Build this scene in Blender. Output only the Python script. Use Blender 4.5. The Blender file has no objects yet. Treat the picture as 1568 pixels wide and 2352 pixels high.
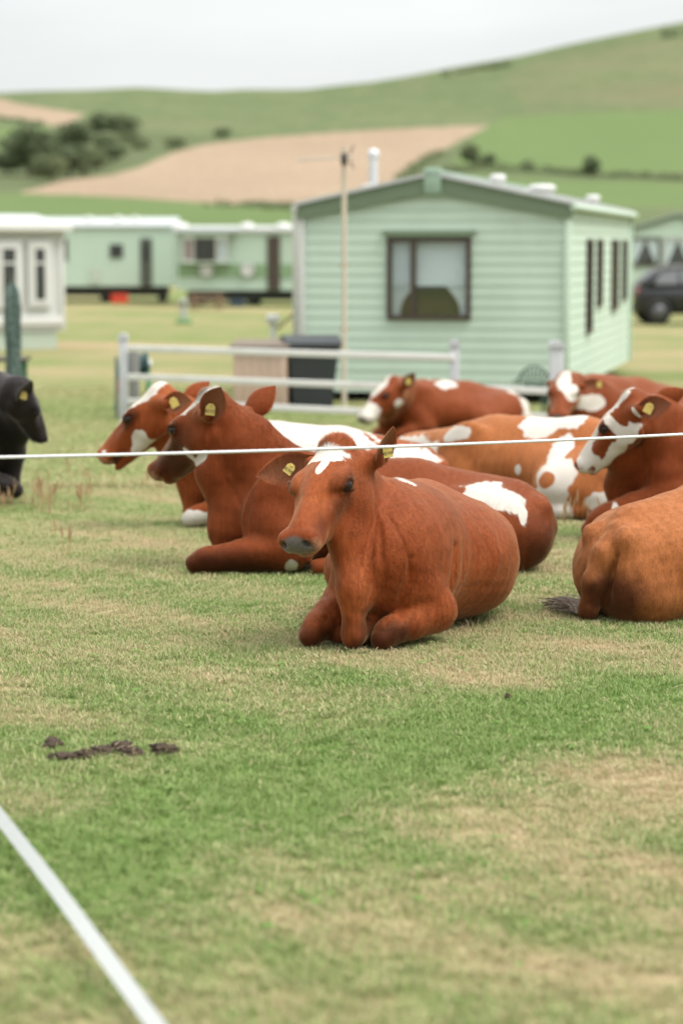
import bpy, bmesh, math, random, os
import numpy as np
from mathutils import Vector, Matrix

R = math.radians
random.seed(7)
rng = np.random.default_rng(7)
scene = bpy.context.scene
COL = scene.collection

# ------------------------------------------------------------------ camera
CAM_Z = 1.54
PITCH = R(6.28)
cam_data = bpy.data.cameras.new("camera")
cam_data.sensor_fit = 'VERTICAL'
cam_data.sensor_height = 36.0
cam_data.sensor_width = 24.0
cam_data.lens = 85.0
cam_data.clip_start = 0.1
cam_data.clip_end = 6000.0
cam_data.dof.use_dof = True
cam_data.dof.focus_distance = 9.25
cam_data.dof.aperture_fstop = 2.1
cam = bpy.data.objects.new("camera", cam_data)
COL.objects.link(cam)
cam.location = (0, 0, CAM_Z)
cam.rotation_euler = (math.pi / 2 - PITCH, 0, 0)
scene.camera = cam

# ------------------------------------------------------------------ overcast sky
SUN_EL, SUN_AZ = 60.0, 112.0        # elevation, direction the light comes from (deg, clockwise from +Y)
world = bpy.data.worlds.new("World")
scene.world = world
world.use_nodes = True
wn, wl = world.node_tree.nodes, world.node_tree.links
wn.clear()
w_out = wn.new('ShaderNodeOutputWorld')
w_bg = wn.new('ShaderNodeBackground')
w_sky = wn.new('ShaderNodeTexSky')
w_sky.sky_type = 'NISHITA'
w_sky.sun_disc = False
w_sky.sun_elevation = R(SUN_EL)
w_sky.sun_rotation = R(SUN_AZ)
w_sky.air_density = 1.0
w_sky.dust_density = 3.0
# cloud deck: an even overcast, brighter overhead than at the horizon
w_tc = wn.new('ShaderNodeTexCoord')
w_sep = wn.new('ShaderNodeSeparateXYZ')
wl.new(w_tc.outputs['Generated'], w_sep.inputs[0])
w_up = wn.new('ShaderNodeMapRange')
w_up.inputs['From Min'].default_value = 0.0
w_up.inputs['From Max'].default_value = 1.0
w_up.inputs['To Min'].default_value = 3.95
w_up.inputs['To Max'].default_value = 12.0
wl.new(w_sep.outputs['Z'], w_up.inputs['Value'])
w_map = wn.new('ShaderNodeMapping')
w_map.inputs['Scale'].default_value = (2.2, 2.2, 9.0)
wl.new(w_tc.outputs['Generated'], w_map.inputs[0])
w_noise = wn.new('ShaderNodeTexNoise')
w_noise.inputs['Scale'].default_value = 1.6
w_noise.inputs['Detail'].default_value = 5.0
w_noise.inputs['Roughness'].default_value = 0.5
wl.new(w_map.outputs[0], w_noise.inputs['Vector'])
w_nr = wn.new('ShaderNodeMapRange')
w_nr.inputs['From Min'].default_value = 0.3
w_nr.inputs['From Max'].default_value = 0.7
w_nr.inputs['To Min'].default_value = 0.86
w_nr.inputs['To Max'].default_value = 1.07
wl.new(w_noise.outputs['Fac'], w_nr.inputs['Value'])
w_mul = wn.new('ShaderNodeMath'); w_mul.operation = 'MULTIPLY'
wl.new(w_up.outputs[0], w_mul.inputs[0]); wl.new(w_nr.outputs[0], w_mul.inputs[1])
w_tint = wn.new('ShaderNodeVectorMath'); w_tint.operation = 'SCALE'
w_tint.inputs[0].default_value = (0.975, 1.0, 0.99)
wl.new(w_mul.outputs[0], w_tint.inputs['Scale'])
w_mix = wn.new('ShaderNodeMixRGB')
w_mix.inputs[0].default_value = 0.93
wl.new(w_sky.outputs[0], w_mix.inputs[1]); wl.new(w_tint.outputs[0], w_mix.inputs[2])
wl.new(w_mix.outputs[0], w_bg.inputs['Color'])
w_bg.inputs['Strength'].default_value = 0.08
wl.new(w_bg.outputs[0], w_out.inputs[0])

sun_data = bpy.data.lights.new("sun", 'SUN')
sun_data.energy = 1.5
sun_data.angle = R(30)
sun_data.color = (1.0, 0.965, 0.91)
sun = bpy.data.objects.new("sun", sun_data)
COL.objects.link(sun)
sd = Vector((math.sin(R(SUN_AZ)) * math.cos(R(SUN_EL)), math.cos(R(SUN_AZ)) * math.cos(R(SUN_EL)), math.sin(R(SUN_EL))))
sun.rotation_euler = sd.to_track_quat('Z', 'Y').to_euler()
sun.location = (0, -20, 40)

scene.view_settings.view_transform = 'Standard'
scene.view_settings.look = 'None'
scene.view_settings.exposure = 1.35
scene.view_settings.gamma = 1.0
scene.view_settings.use_curve_mapping = False
scene.render.engine = 'CYCLES'
scene.cycles.use_denoising = True
scene.cycles.max_bounces = 6
scene.cycles.diffuse_bounces = 3
scene.cycles.glossy_bounces = 2
scene.cycles.transmission_bounces = 4
scene.cycles.transparent_max_bounces = 6
scene.cycles.use_adaptive_sampling = True
scene.cycles.adaptive_threshold = 0.01

# ------------------------------------------------------------------ helpers
CP, SP = math.cos(PITCH), math.sin(PITCH)
def ray(vx, vy):
    X = (vx - 784.0) / 5553.0
    U = (1176.0 - vy) / 5553.0
    return Vector((X, CP + U * SP, -SP + U * CP))
def at(vx, vy, Y):
    """the point of the place that lies Y metres out along a sight line measured on the photograph"""
    d = ray(vx, vy)
    return Vector((0, 0, CAM_Z)) + d * (Y / d.y)

def at_z(vx, vy, z):
    d = ray(vx, vy)
    return Vector((0, 0, CAM_Z)) + d * ((z - CAM_Z) / d.z)

def sstep(a, b, x):
    t = np.clip((x - a) / (b - a), 0, 1)
    return t * t * (3 - 2 * t)

def near_z(y):
    """lawn level: flat where the cows lie, then falling a little towards the caravans"""
    return np.interp(y, [0, 13, 20, 28, 45, 65, 85, 110], [0, 0, -.14, -.30, -.40, -.45, -.42, -.30])

def gz(y):
    return float(near_z(y))

def on_ground(vx, vy):
    d = ray(vx, vy)
    Y = 9.0
    for _ in range(30):
        Y = d.y * (CAM_Z - gz(Y)) / -d.z
    return Vector((d.x / d.y * Y, Y, gz(Y)))

def tag(o, label=None, cat=None, group=None, kind=None):
    if label: o['label'] = label
    if cat: o['category'] = cat
    if group: o['group'] = group
    if kind: o['kind'] = kind
    return o

def empty(name, loc=(0, 0, 0), rz=0.0):
    o = bpy.data.objects.new(name, None)
    o.empty_display_size = 0.1
    o.location = loc
    o.rotation_euler = (0, 0, rz)
    COL.objects.link(o)
    return o

def link(name, me, mat=None, parent=None):
    o = bpy.data.objects.new(name, me)
    if mat is not None:
        me.materials.clear(); me.materials.append(mat)
    COL.objects.link(o)
    if parent is not None:
        o.parent = parent
    return o

class MB:
    """collects boxes, tubes, prisms and builds one mesh"""
    def __init__(self):
        self.v, self.f, self.sm = [], [], []
    def add(self, vs, fs, smooth=False):
        n = len(self.v)
        self.v += [tuple(p) for p in vs]
        self.f += [tuple(i + n for i in q) for q in fs]
        self.sm += [smooth] * len(fs)
        return self
    def box(self, c, s, M=None, bev=0.0):
        cx, cy, cz = c; sx, sy, sz = s[0] / 2, s[1] / 2, s[2] / 2
        if bev <= 0:
            vs = [Vector((cx + a * sx, cy + b * sy, cz + d * sz)) for a in (-1, 1) for b in (-1, 1) for d in (-1, 1)]
            fs = [(0, 1, 3, 2), (4, 6, 7, 5), (0, 4, 5, 1), (2, 3, 7, 6), (0, 2, 6, 4), (1, 5, 7, 3)]
        else:
            bm = bmesh.new()
            bmesh.ops.create_cube(bm, size=1.0)
            for v in bm.verts:
                v.co = Vector((v.co.x * s[0], v.co.y * s[1], v.co.z * s[2]))
            bmesh.ops.bevel(bm, geom=list(bm.edges), offset=bev, segments=2, profile=0.5, affect='EDGES')
            bm.verts.index_update()
            vs = [v.co + Vector(c) for v in bm.verts]
            fs = [[v.index for v in f.verts] for f in bm.faces]
            bm.free()
        if M is not None: vs = [M @ Vector(v) for v in vs]
        return self.add(vs, fs, bev > 0)
    def tube(self, pts, r, n=8, caps=True, smooth=True):
        pts = [Vector(p) for p in pts]
        rs = r if isinstance(r, (list, tuple)) else [r] * len(pts)
        vs, fs = [], []
        for i, p in enumerate(pts):
            t = (pts[min(i + 1, len(pts) - 1)] - pts[max(i - 1, 0)]).normalized()
            a = t.orthogonal() if abs(t.z) > 0.9 else t.cross(Vector((0, 0, 1)))
            if abs(t.z) > 0.9: a = Vector((1, 0, 0)) - t * t.x
            a.normalize(); b = t.cross(a)
            for k in range(n):
                th = 2 * math.pi * k / n
                vs.append(p + (a * math.cos(th) + b * math.sin(th)) * rs[i])
        for i in range(len(pts) - 1):
            for k in range(n):
                fs.append((i * n + k, i * n + (k + 1) % n, (i + 1) * n + (k + 1) % n, (i + 1) * n + k))
        self.add(vs, fs, smooth)
        if caps:
            self.add(vs[:n], [tuple(range(n))[::-1]]); self.add(vs[-n:], [tuple(range(n))])
        return self
    def lathe(self, prof, n=20, M=None, smooth=True):
        vs, fs = [], []
        for (r, z) in prof:
            for k in range(n):
                th = 2 * math.pi * k / n
                vs.append(Vector((r * math.cos(th), r * math.sin(th), z)))
        for i in range(len(prof) - 1):
            for k in range(n):
                fs.append((i * n + k, i * n + (k + 1) % n, (i + 1) * n + (k + 1) % n, (i + 1) * n + k))
        if M is not None: vs = [M @ v for v in vs]
        return self.add(vs, fs, smooth)
    def prism(self, poly, axis, lo, hi, M=None):
        """extrude a polygon (list of 2-D points) along axis 0/1/2 from lo to hi"""
        n = len(poly); vs = []
        for h in (lo, hi):
            for (a, b) in poly:
                vs.append({0: (h, a, b), 1: (a, h, b), 2: (a, b, h)}[axis])
        vs = [Vector(v) for v in vs]
        if M is not None: vs = [M @ v for v in vs]
        fs = [tuple(range(n))[::-1], tuple(range(n, 2 * n))]
        for k in range(n):
            fs.append((k, (k + 1) % n, n + (k + 1) % n, n + k))
        return self.add(vs, fs)
    def mesh(self, name):
        me = bpy.data.meshes.new(name)
        me.from_pydata(self.v, [], self.f)
        me.polygons.foreach_set('use_smooth', self.sm)
        bm = bmesh.new(); bm.from_mesh(me)
        bmesh.ops.recalc_face_normals(bm, faces=bm.faces)
        bm.to_mesh(me); bm.free()
        me.update()
        return me
    def build(self, name, mat, parent=None):
        return link(name, self.mesh(name), mat, parent)

def np_mesh(name, V, F, smooth=True):
    me = bpy.data.meshes.new(name)
    V = np.asarray(V, np.float32); F = np.asarray(F, np.int32)
    k = F.shape[1]
    me.vertices.add(len(V)); me.loops.add(F.size); me.polygons.add(len(F))
    me.vertices.foreach_set('co', V.ravel())
    me.loops.foreach_set('vertex_index', F.ravel())
    me.polygons.foreach_set('loop_start', np.arange(0, F.size, k, dtype=np.int32))
    me.polygons.foreach_set('use_smooth', np.full(len(F), smooth))
    me.update(); me.validate()
    return me

# ------------------------------------------------------------------ material helpers
class NT:
    def __init__(self, name):
        self.m = bpy.data.materials.new(name); self.m.use_nodes = True
        self.n, self.l = self.m.node_tree.nodes, self.m.node_tree.links
        self.n.clear()
        self.out = self.n.new('ShaderNodeOutputMaterial')
        self.b = self.n.new('ShaderNodeBsdfPrincipled')
        self.l.new(self.b.outputs[0], self.out.inputs['Surface'])
        self._obj = None
    def put(self, sock, v):
        if hasattr(v, 'is_output') or isinstance(v, bpy.types.NodeSocket): self.l.new(v, sock)
        else:
            if hasattr(sock.default_value, '__len__') and len(sock.default_value) == 4 and len(v) == 3: v = (*v, 1)
            sock.default_value = v
    def set(self, **kw):
        for k, v in kw.items(): self.put(self.b.inputs[k.replace('_', ' ')], v)
        return self
    def coord(self, which='Object'):
        t = self.n.new('ShaderNodeTexCoord'); return t.outputs[which]
    def mapping(self, vec, scale=(1, 1, 1), loc=(0, 0, 0), rot=(0, 0, 0)):
        m = self.n.new('ShaderNodeMapping'); self.l.new(vec, m.inputs[0])
        m.inputs['Scale'].default_value = scale; m.inputs['Location'].default_value = loc; m.inputs['Rotation'].default_value = rot
        return m.outputs[0]
    def noise(self, vec, scale, detail=4, rough=0.55, dist=0.0):
        t = self.n.new('ShaderNodeTexNoise'); self.l.new(vec, t.inputs['Vector'])
        t.inputs['Scale'].default_value = scale; t.inputs['Detail'].default_value = detail
        t.inputs['Roughness'].default_value = rough; t.inputs['Distortion'].default_value = dist
        return t.outputs['Fac']
    def rng(self, v, a, b, c=0.0, d=1.0, smooth=False):
        t = self.n.new('ShaderNodeMapRange'); self.put(t.inputs['Value'], v)
        if smooth: t.interpolation_type = 'SMOOTHSTEP'
        t.inputs['From Min'].default_value = a; t.inputs['From Max'].default_value = b
        t.inputs['To Min'].default_value = c; t.inputs['To Max'].default_value = d
        return t.outputs[0]
    def math(self, op, a, b=0.0):
        t = self.n.new('ShaderNodeMath'); t.operation = op
        self.put(t.inputs[0], a); self.put(t.inputs[1], b)
        return t.outputs[0]
    def mix(self, f, a, b, mode='MIX'):
        t = self.n.new('ShaderNodeMixRGB'); t.blend_type = mode
        self.put(t.inputs[0], f); self.put(t.inputs[1], a); self.put(t.inputs[2], b)
        return t.outputs[0]
    def attr(self, name):
        t = self.n.new('ShaderNodeAttribute'); t.attribute_name = name
        return t
    def bump(self, h, strength=0.3, dist=0.01):
        t = self.n.new('ShaderNodeBump'); self.l.new(h, t.inputs['Height'])
        t.inputs['Strength'].default_value = strength; t.inputs['Distance'].default_value = dist
        self.l.new(t.outputs[0], self.b.inputs['Normal'])
        return t.outputs[0]

def plain(name, col, rough=0.6, metal=0.0, var=0.12, scale=6.0, bump=0.0, spec=0.4, dirt=None):
    """painted, plastic or metal surface with uneven tone and faint relief"""
    t = NT(name); c = t.coord('Object')
    n1 = t.noise(c, scale, 5, 0.6)
    dark = tuple(x * (1 - var) for x in col); lite = tuple(min(1, x * (1 + var)) for x in col)
    base = t.mix(n1, dark, lite)
    if dirt:
        n2 = t.rng(t.noise(t.mapping(c, (1, 1, .35)), scale * .6, 6, 0.7), .52, .75)
        base = t.mix(t.math('MULTIPLY', n2, .5), base, dirt)
    t.set(Base_Color=base, Roughness=t.rng(t.noise(c, scale * 3, 3), .3, .7, rough * .85, min(1, rough * 1.15)), Metallic=metal)
    t.b.inputs['Specular IOR Level'].default_value = spec
    if bump > 0: t.bump(t.noise(c, scale * 8, 4), bump, 0.005)
    return t.m

def wob(P, f, seed):
    """cheap smooth pseudo-noise in [-1,1]"""
    r = np.random.default_rng(seed); o = np.zeros(len(P))
    for i in range(5):
        w = r.normal(size=3) * f * (1 + .5 * i); o += np.sin(P @ w + r.uniform(0, 6.28)) / (1 + .35 * i)
    return o / 3.0

# ------------------------------------------------------------------ ground and hills: one sheet
CREST_V = ([-600, 0, 120, 320, 500, 560, 700, 850, 1000, 1200, 1400, 1568, 1800, 2300, 3500],
           [262, 220, 216, 208, 215, 212, 210, 195, 170, 135, 92, 62, 45, 60, 150])
def snoise(x, y, f, seed):
    r = np.random.default_rng(seed); o = 0
    for i in range(6):
        a, b = r.normal(size=2) * f * (1 + .45 * i); o = o + np.sin(a * x + b * y + r.uniform(0, 6.28)) / (1 + .3 * i)
    return o / 3.2
def hills(x, y):
    x = np.asarray(x, float); y = np.asarray(y, float)
    z0 = near_z(np.minimum(y, 110))
    yy = np.maximum(y, 110.0)
    vx = np.clip(784 + x / yy * 5553, -900, 3800)
    crest = np.interp(vx, *CREST_V)
    Y = [110, 200, 350, 500, 650, 850, 1000]
    base = [None] * 7
    lvl = [505, 496, 466, 392, 306, None, None]
    lvl[5] = .42 * 306 + .58 * crest; lvl[6] = crest
    v = np.zeros_like(yy)
    for i in range(6):
        a, b = lvl[i], lvl[i + 1]
        t = np.clip((yy - Y[i]) / (Y[i + 1] - Y[i]), 0, 1)
        m = (yy >= Y[i]) & (yy <= Y[i + 1])
        v = np.where(m, (a + (b - a) * t) * np.ones_like(yy), v)
    v = np.where(yy > 1000, crest, v)
    zr = CAM_Z + (565 - v) / 5553 * np.minimum(yy, 1000)
    zr = zr - np.maximum(yy - 1000, 0) * .06
    zr = zr + snoise(x, y, .02, 4) * np.clip((yy - 250) / 400, 0, 1) * 1.0
    w = sstep(85, 150, y)
    z = z0 * (1 - w) + zr * w
    # the lawn itself is not a table top
    und = snoise(x, y, 1.5, 9) * .008 * np.clip((y - 3) / 2, 0, 1) * (y < 120)
    return z + und

def inpoly(px, py, poly):
    r = np.zeros(px.shape, bool); n = len(poly)
    for i in range(n):
        x0, y0 = poly[i]; x1, y1 = poly[(i + 1) % n]
        c = ((y0 > py) != (y1 > py)) & (px < (x1 - x0) * (py - y0) / (y1 - y0 + 1e-9) + x0)
        r ^= c
    return r

PT_A, PT_B, PT_C = on_ground(60, 2010), on_ground(640, 1815), on_ground(1500, 1585)
PT_D, PT_E = on_ground(0, 1700), on_ground(1420, 1800)
PT_F = on_ground(1180, 1420)
def seg_d(x, y, p, q):
    vx, vy = q.x - p.x, q.y - p.y
    t = np.clip(((x - p.x) * vx + (y - p.y) * vy) / (vx * vx + vy * vy), 0, 1)
    return np.hypot(x - p.x - t * vx, (y - p.y - t * vy))
def dryness(x, y):
    """0 lush turf .. 1 bleached straw"""
    d = .50 + .26 * snoise(x, y, 1.2, 21) + .24 * snoise(x, y, 4.5, 22) + .18 * snoise(x, y, 12.0, 23)
    g = np.exp(-(np.minimum(seg_d(x, y, PT_A, PT_B), seg_d(x, y, PT_B, PT_C)) / .34) ** 2)
    d = d - .78 * g - .30 * np.exp(-(((x - PT_D.x) / .8) ** 2 + ((y - PT_D.y) / .5) ** 2))
    d = d + .50 * np.exp(-(((x - PT_E.x) / .45) ** 2 + ((y - PT_E.y) / .38) ** 2))
    d = d + .30 * np.exp(-(((x - PT_F.x - .1) / .25) ** 2 + ((y - PT_F.y) / .12) ** 2))
    far = sstep(12, 26, y)
    mow = .50 + .30 * snoise(x, y * 1.6, .22, 26) + .22 * snoise(x * .3, y, .55, 27) + .12 * snoise(x, y, 1.3, 25)     # worn and mown turf between the caravans
    return np.clip(d * (1 - far) + far * mow, 0, 1)

def build_ground():
    u = np.concatenate([np.linspace(-.2, .2, 230)])
    ext = np.array([.22, .25, .3, .38, .5, .7, 1.0, 1.6, 3.0, 5.0])
    u = np.concatenate([-ext[::-1], u, ext])
    ys = np.concatenate([[-60, -20, -5, 1, 3], np.arange(4.0, 16, .05), np.arange(16, 40, .25), np.arange(40, 120, 1.5), np.arange(120, 1080, 4.5), [1100, 1150, 1250, 1400, 1700, 2200]])
    U, Yg = np.meshgrid(u, ys)
    X = U * np.maximum(Yg, 4.0)
    Z = hills(X, Yg)
    n, m = U.shape
    V = np.stack([X, Yg, Z], -1).reshape(-1, 3)
    i = np.arange(n * m).reshape(n, m)
    F = np.stack([i[:-1, :-1], i[:-1, 1:], i[1:, 1:], i[1:, :-1]], -1).reshape(-1, 4)
    me = np_mesh('ground', V, F)
    x, y, z = V.T
    dz = z - CAM_Z
    fwd = y * CP - dz * SP; up = y * SP + dz * CP
    with np.errstate(all='ignore'):
        vx = np.where(fwd > .5, 784 + 5553 * x / fwd, -9999); vy = np.where(fwd > .5, 1176 - 5553 * up / fwd, 9999)
    jx, jy = vx + 5 * snoise(x, y, .06, 31), vy + 2.5 * snoise(x, y, .06, 32)
    stub = inpoly(jx, jy, [(40, 442), (150, 416), (250, 405), (335, 380), (400, 350), (480, 332), (600, 316), (800, 303), (1000, 293), (1122, 289), (1095, 306), (1010, 346), (955, 372), (910, 420), (880, 484), (700, 480), (560, 471), (400, 461), (200, 449)])
    stub |= inpoly(jx, jy, [(-400, 215), (0, 228), (60, 240), (130, 252), (195, 262), (160, 287), (100, 286), (0, 268), (-400, 255)])
    far = y > 120
    bright = inpoly(jx, jy, [(1150, 270), (1300, 262), (1700, 250), (1700, 398), (1300, 392), (1020, 378), (1085, 320)]) | inpoly(jx, jy, [(-300, 455), (40, 444), (400, 462), (900, 484), (1700, 470), (1700, 425), (1000, 408), (930, 425), (880, 600), (-300, 600)]) | inpoly(jx, jy, [(-300, 285), (120, 292), (110, 330), (0, 350), (-300, 350)])
    scrub = inpoly(jx, jy, [(-300, 350), (0, 350), (120, 292), (230, 262), (310, 300), (500, 312), (480, 330), (380, 350), (330, 378), (240, 404), (50, 436), (-300, 440)]) | inpoly(jx, jy, [(905, 420), (960, 368), (1010, 343), (1060, 340), (1040, 380), (990, 405)])
    br = np.clip(.35 + .5 * snoise(x, y, .03, 41), 0, 1) * inpoly(jx, jy, [(1150, 170), (1400, 100), (1700, 90), (1700, 250), (1300, 255), (1200, 240)])
    br = np.maximum(br, .55 * np.clip(.4 + snoise(x, y, .02, 42), 0, 1) * inpoly(jx, jy, [(300, 280), (700, 285), (1100, 283), (1100, 292), (600, 312), (400, 320)]))
    A = np.stack([stub & far, bright & far, scrub & far, np.ones(len(x))], 1).astype(np.float32)
    B = np.stack([np.where(far, br, 0), dryness(x, y), far, np.ones(len(x))], 1).astype(np.float32)
    for nm, arr in (('fa', A), ('fb', B)):
        t = me.attributes.new(nm, 'FLOAT_COLOR', 'POINT'); t.data.foreach_set('color', arr.ravel())
    t = NT('pasture')
    c = t.coord('Object')
    sa = t.n.new('ShaderNodeSeparateColor'); t.l.new(t.attr('fa').outputs['Color'], sa.inputs[0])
    sb = t.n.new('ShaderNodeSeparateColor'); t.l.new(t.attr('fb').outputs['Color'], sb.inputs[0])
    n_f = t.noise(c, 55, 5, .7); n_m = t.noise(c, 9, 4, .6)
    dr = t.math('ADD', sb.outputs['Green'], t.rng(n_m, .25, .75, -.18, .18))
    near = t.mix(t.rng(dr, .1, .9), t.mix(n_f, (.085, .150, .034), (.155, .225, .062)), t.mix(n_f, (.28, .21, .115), (.42, .33, .20)))
    near = t.mix(t.rng(t.noise(c, 120, 3, .6), .55, .75, 0, .6), near, (.07, .055, .03))
    cf = t.mapping(c, (1, .35, 1))
    hn = t.noise(cf, .035, 6, .6); hn2 = t.noise(cf, .25, 5, .65)
    hill = t.mix(t.rng(hn, .35, .68), (.095, .128, .052), (.132, .158, .070))
    hill = t.mix(t.rng(hn2, .3, .7, 0, .75), hill, (.080, .104, .046))
    hill = t.mix(t.rng(t.noise(cf, .09, 5, .7, 1.5), .52, .72, 0, .55), hill, (.175, .160, .088))
    hill = t.mix(sb.outputs['Red'], hill, (.170, .140, .082))
    hill = t.mix(t.math('MULTIPLY', sa.outputs['Green'], .62), hill, t.mix(hn2, (.088, .146, .042), (.122, .178, .058)))
    hill = t.mix(t.math('MULTIPLY', sa.outputs['Blue'], .8), hill, t.mix(hn2, (.065, .092, .040), (.115, .125, .062)))
    rows = t.noise(t.mapping(c, (.9, .06, 1), rot=(0, 0, .35)), 1.0, 3, .5)
    stubc = t.mix(t.rng(t.math('ADD', t.math('MULTIPLY', rows, .6), t.math('MULTIPLY', hn, .5)), .35, .75), (.245, .178, .120), (.315, .238, .165))
    hill = t.mix(sa.outputs['Red'], hill, stubc)
    t.set(Base_Color=t.mix(sb.outputs['Blue'], near, hill), Roughness=.95)
    t.b.inputs['Specular IOR Level'].default_value = .1
    t.bump(t.math('ADD', t.noise(c, 70, 4, .7), t.math('MULTIPLY', n_m, 1.5)), .6, .03)
    g = link('ground', me, t.m)
    tag(g, kind='structure')
    return g
ground = build_ground()
# ------------------------------------------------------------------ caravans
GREEN = plain('caravan_green', (.49, .60, .50), .5, var=.05, scale=1.2, dirt=(.41, .48, .39))
GREEN2 = plain('caravan_green_far', (.44, .55, .45), .5, var=.06, scale=.8, dirt=(.37, .44, .35))
DKGREEN = plain('fascia_green', (.145, .195, .125), .5, var=.10, scale=2)
MIDGREEN = plain('band_green', (.20, .30, .17), .5, var=.1, scale=2)
WHITE = plain('white_paint', (.56, .56, .54), .45, var=.05, scale=3, dirt=(.52, .50, .44))
CREAM = plain('white_cladding', (.53, .54, .52), .5, var=.04, scale=2, dirt=(.55, .55, .5))
SKIRT = plain('skirt_panel', (.40, .46, .38), .6, var=.08, scale=2)
ROOFW = plain('roof_sheet', (.47, .48, .475), .4, var=.08, scale=1.5, dirt=(.42, .43, .40))
BROWN = plain('window_frame_brown', (.060, .042, .032), .45, var=.1)
DARKF = plain('dark_frame', (.05, .05, .048), .45)
CHASSIS = plain('chassis_steel', (.035, .035, .035), .6, var=.3)
NET = NT('net_curtain'); NET.set(Base_Color=(.86, .89, .92), Roughness=.9); _t = NET.n.new('ShaderNodeBsdfTranslucent'); _t.inputs[0].default_value = (.85, .88, .92, 1)
_m = NET.n.new('ShaderNodeMixShader'); _m.inputs[0].default_value = .06; NET.l.new(NET.b.outputs[0], _m.inputs[1]); NET.l.new(_t.outputs[0], _m.inputs[2]); NET.l.new(_m.outputs[0], NET.out.inputs[0]); NET = NET.m
OLIVE = plain('seat_cushion', (.105, .115, .035), .9, var=.15)
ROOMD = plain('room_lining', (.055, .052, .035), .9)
PINK = plain('pink_curtain', (.50, .33, .32), .9)
GLASS = NT('window_glass')
GLASS.set(Base_Color=(.02, .022, .022), Roughness=.04)
_tr = GLASS.n.new('ShaderNodeBsdfTransparent'); _tr.inputs[0].default_value = (.9, .93, .92, 1)
_gl = GLASS.n.new('ShaderNodeBsdfGlossy'); _gl.inputs['Roughness'].default_value = .03
_mx = GLASS.n.new('ShaderNodeMixShader')
_mx.inputs[0].default_value = .06; GLASS.l.new(_tr.outputs[0], _mx.inputs[1]); GLASS.l.new(_gl.outputs[0], _mx.inputs[2]); GLASS.l.new(_mx.outputs[0], GLASS.out.inputs[0]); GLASS = GLASS.m
DGLASS = plain('dark_window_glass', (.035, .038, .036), .08, var=.3, scale=1, spec=.6)

def board_profile(z0, z1):
    """lapped board: top edge tucked in, bottom edge standing proud"""
    return [(0.0, z1 - .004), (.012, z1 - .004), (.013, z1 - .02), (.019, z0 + .012), (.019, z0 + .002), (.0, z0 + .002)]

def lapped_boards(root, M, x0, x1, z0, z1, mat, holes=(), pitch=.125, gable=None, name='board'):
    """boards along local x at y=0 facing -y; holes are (xa, xb, za, zb); gable gives the roof line z(x)"""
    z = z0; out = []
    while z < z1 - .02:
        zt = min(z + pitch, z1)
        spans = [(x0, x1)]
        if gable is not None:
            peak, eave = gable; xm = (x0 + x1) / 2
            if zt > eave:
                t = (zt - eave) / (peak - eave); h = (1 - t) * (x1 - x0) / 2
                spans = [(xm - h, xm + h)] if h > .06 else []
        for (xa, xb, za, zb) in holes:
            nx = []
            for (a, b) in spans:
                if zt > za + .03 and z < zb - .03 and a < xb and b > xa:
                    if xa - a > .03: nx.append((a, xa))
                    if b - xb > .03: nx.append((xb, b))
                else: nx.append((a, b))
            spans = nx
        for (a, b) in spans:
            mb = MB(); prof = [(-p[0] - .0, p[1]) for p in board_profile(z, zt)]
            mb.prism(prof, 0, a + .001, b - .001, M)
            out.append(mb.build(name, mat, root))
        z = zt
    return out

def window(root, M, x0, x1, z0, z1, frame, glass, d=.05, mull=(), bars=(), fw=.05, name='window'):
    """frame proud of the wall at y=-d, a pane between every pair of mullions; M maps local to root space"""
    mb = MB()
    mb.box(((x0 + x1) / 2, -d / 2, z1 - fw / 2), (x1 - x0, d, fw), M); mb.box(((x0 + x1) / 2, -d / 2, z0 + fw / 2), (x1 - x0, d, fw), M)
    for xx in (x0 + fw / 2, x1 - fw / 2): mb.box((xx, -d / 2, (z0 + z1) / 2), (fw, d - .004, z1 - z0 - 2 * fw + .01), M)
    for m in mull: mb.box((m, -d / 2, (z0 + z1) / 2), (fw, d - .006, z1 - z0 - 2 * fw + .01), M)
    for b in bars: mb.box(((x0 + x1) / 2, -d / 2, b), (x1 - x0 - 2 * fw, d - .012, fw * .7), M)
    w = mb.build(name, frame, root)
    xs = [x0 + fw] + list(mull) + [x1 - fw]
    for a, b in zip(xs[:-1], xs[1:]):
        p = MB(); p.box(((a + b) / 2, -d * .45, (z0 + z1) / 2), (b - a - .004, .006, z1 - z0 - 2 * fw), M)
        p.build('pane', glass, w)
    return w

def curtain(root, M, x0, x1, z0, z1, y, mat, folds=9, amp=.018, shape=None, name='curtain'):
    nx, nz = folds * 6, 10; V, F = [], []
    for j in range(nz + 1):
        tz = j / nz
        for i in range(nx + 1):
            t = i / nx
            a, b = (x0, x1) if shape is None else shape(tz)
            V.append(M @ Vector((a + (b - a) * t, y + amp * math.sin(t * folds * 6.283) * (.6 + .4 * tz), z1 + (z0 - z1) * tz)))
    for j in range(nz):
        for i in range(nx):
            k = j * (nx + 1) + i; F.append((k, k + 1, k + nx + 2, k + nx + 1))
    mb = MB(); mb.add(V, F, True)
    return mb.build(name, mat, root)

I4 = Matrix.Identity(4)
def yaw_m(deg, t=(0, 0, 0)): return Matrix.Translation(t) @ Matrix.Rotation(R(deg), 4, 'Z')

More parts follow.
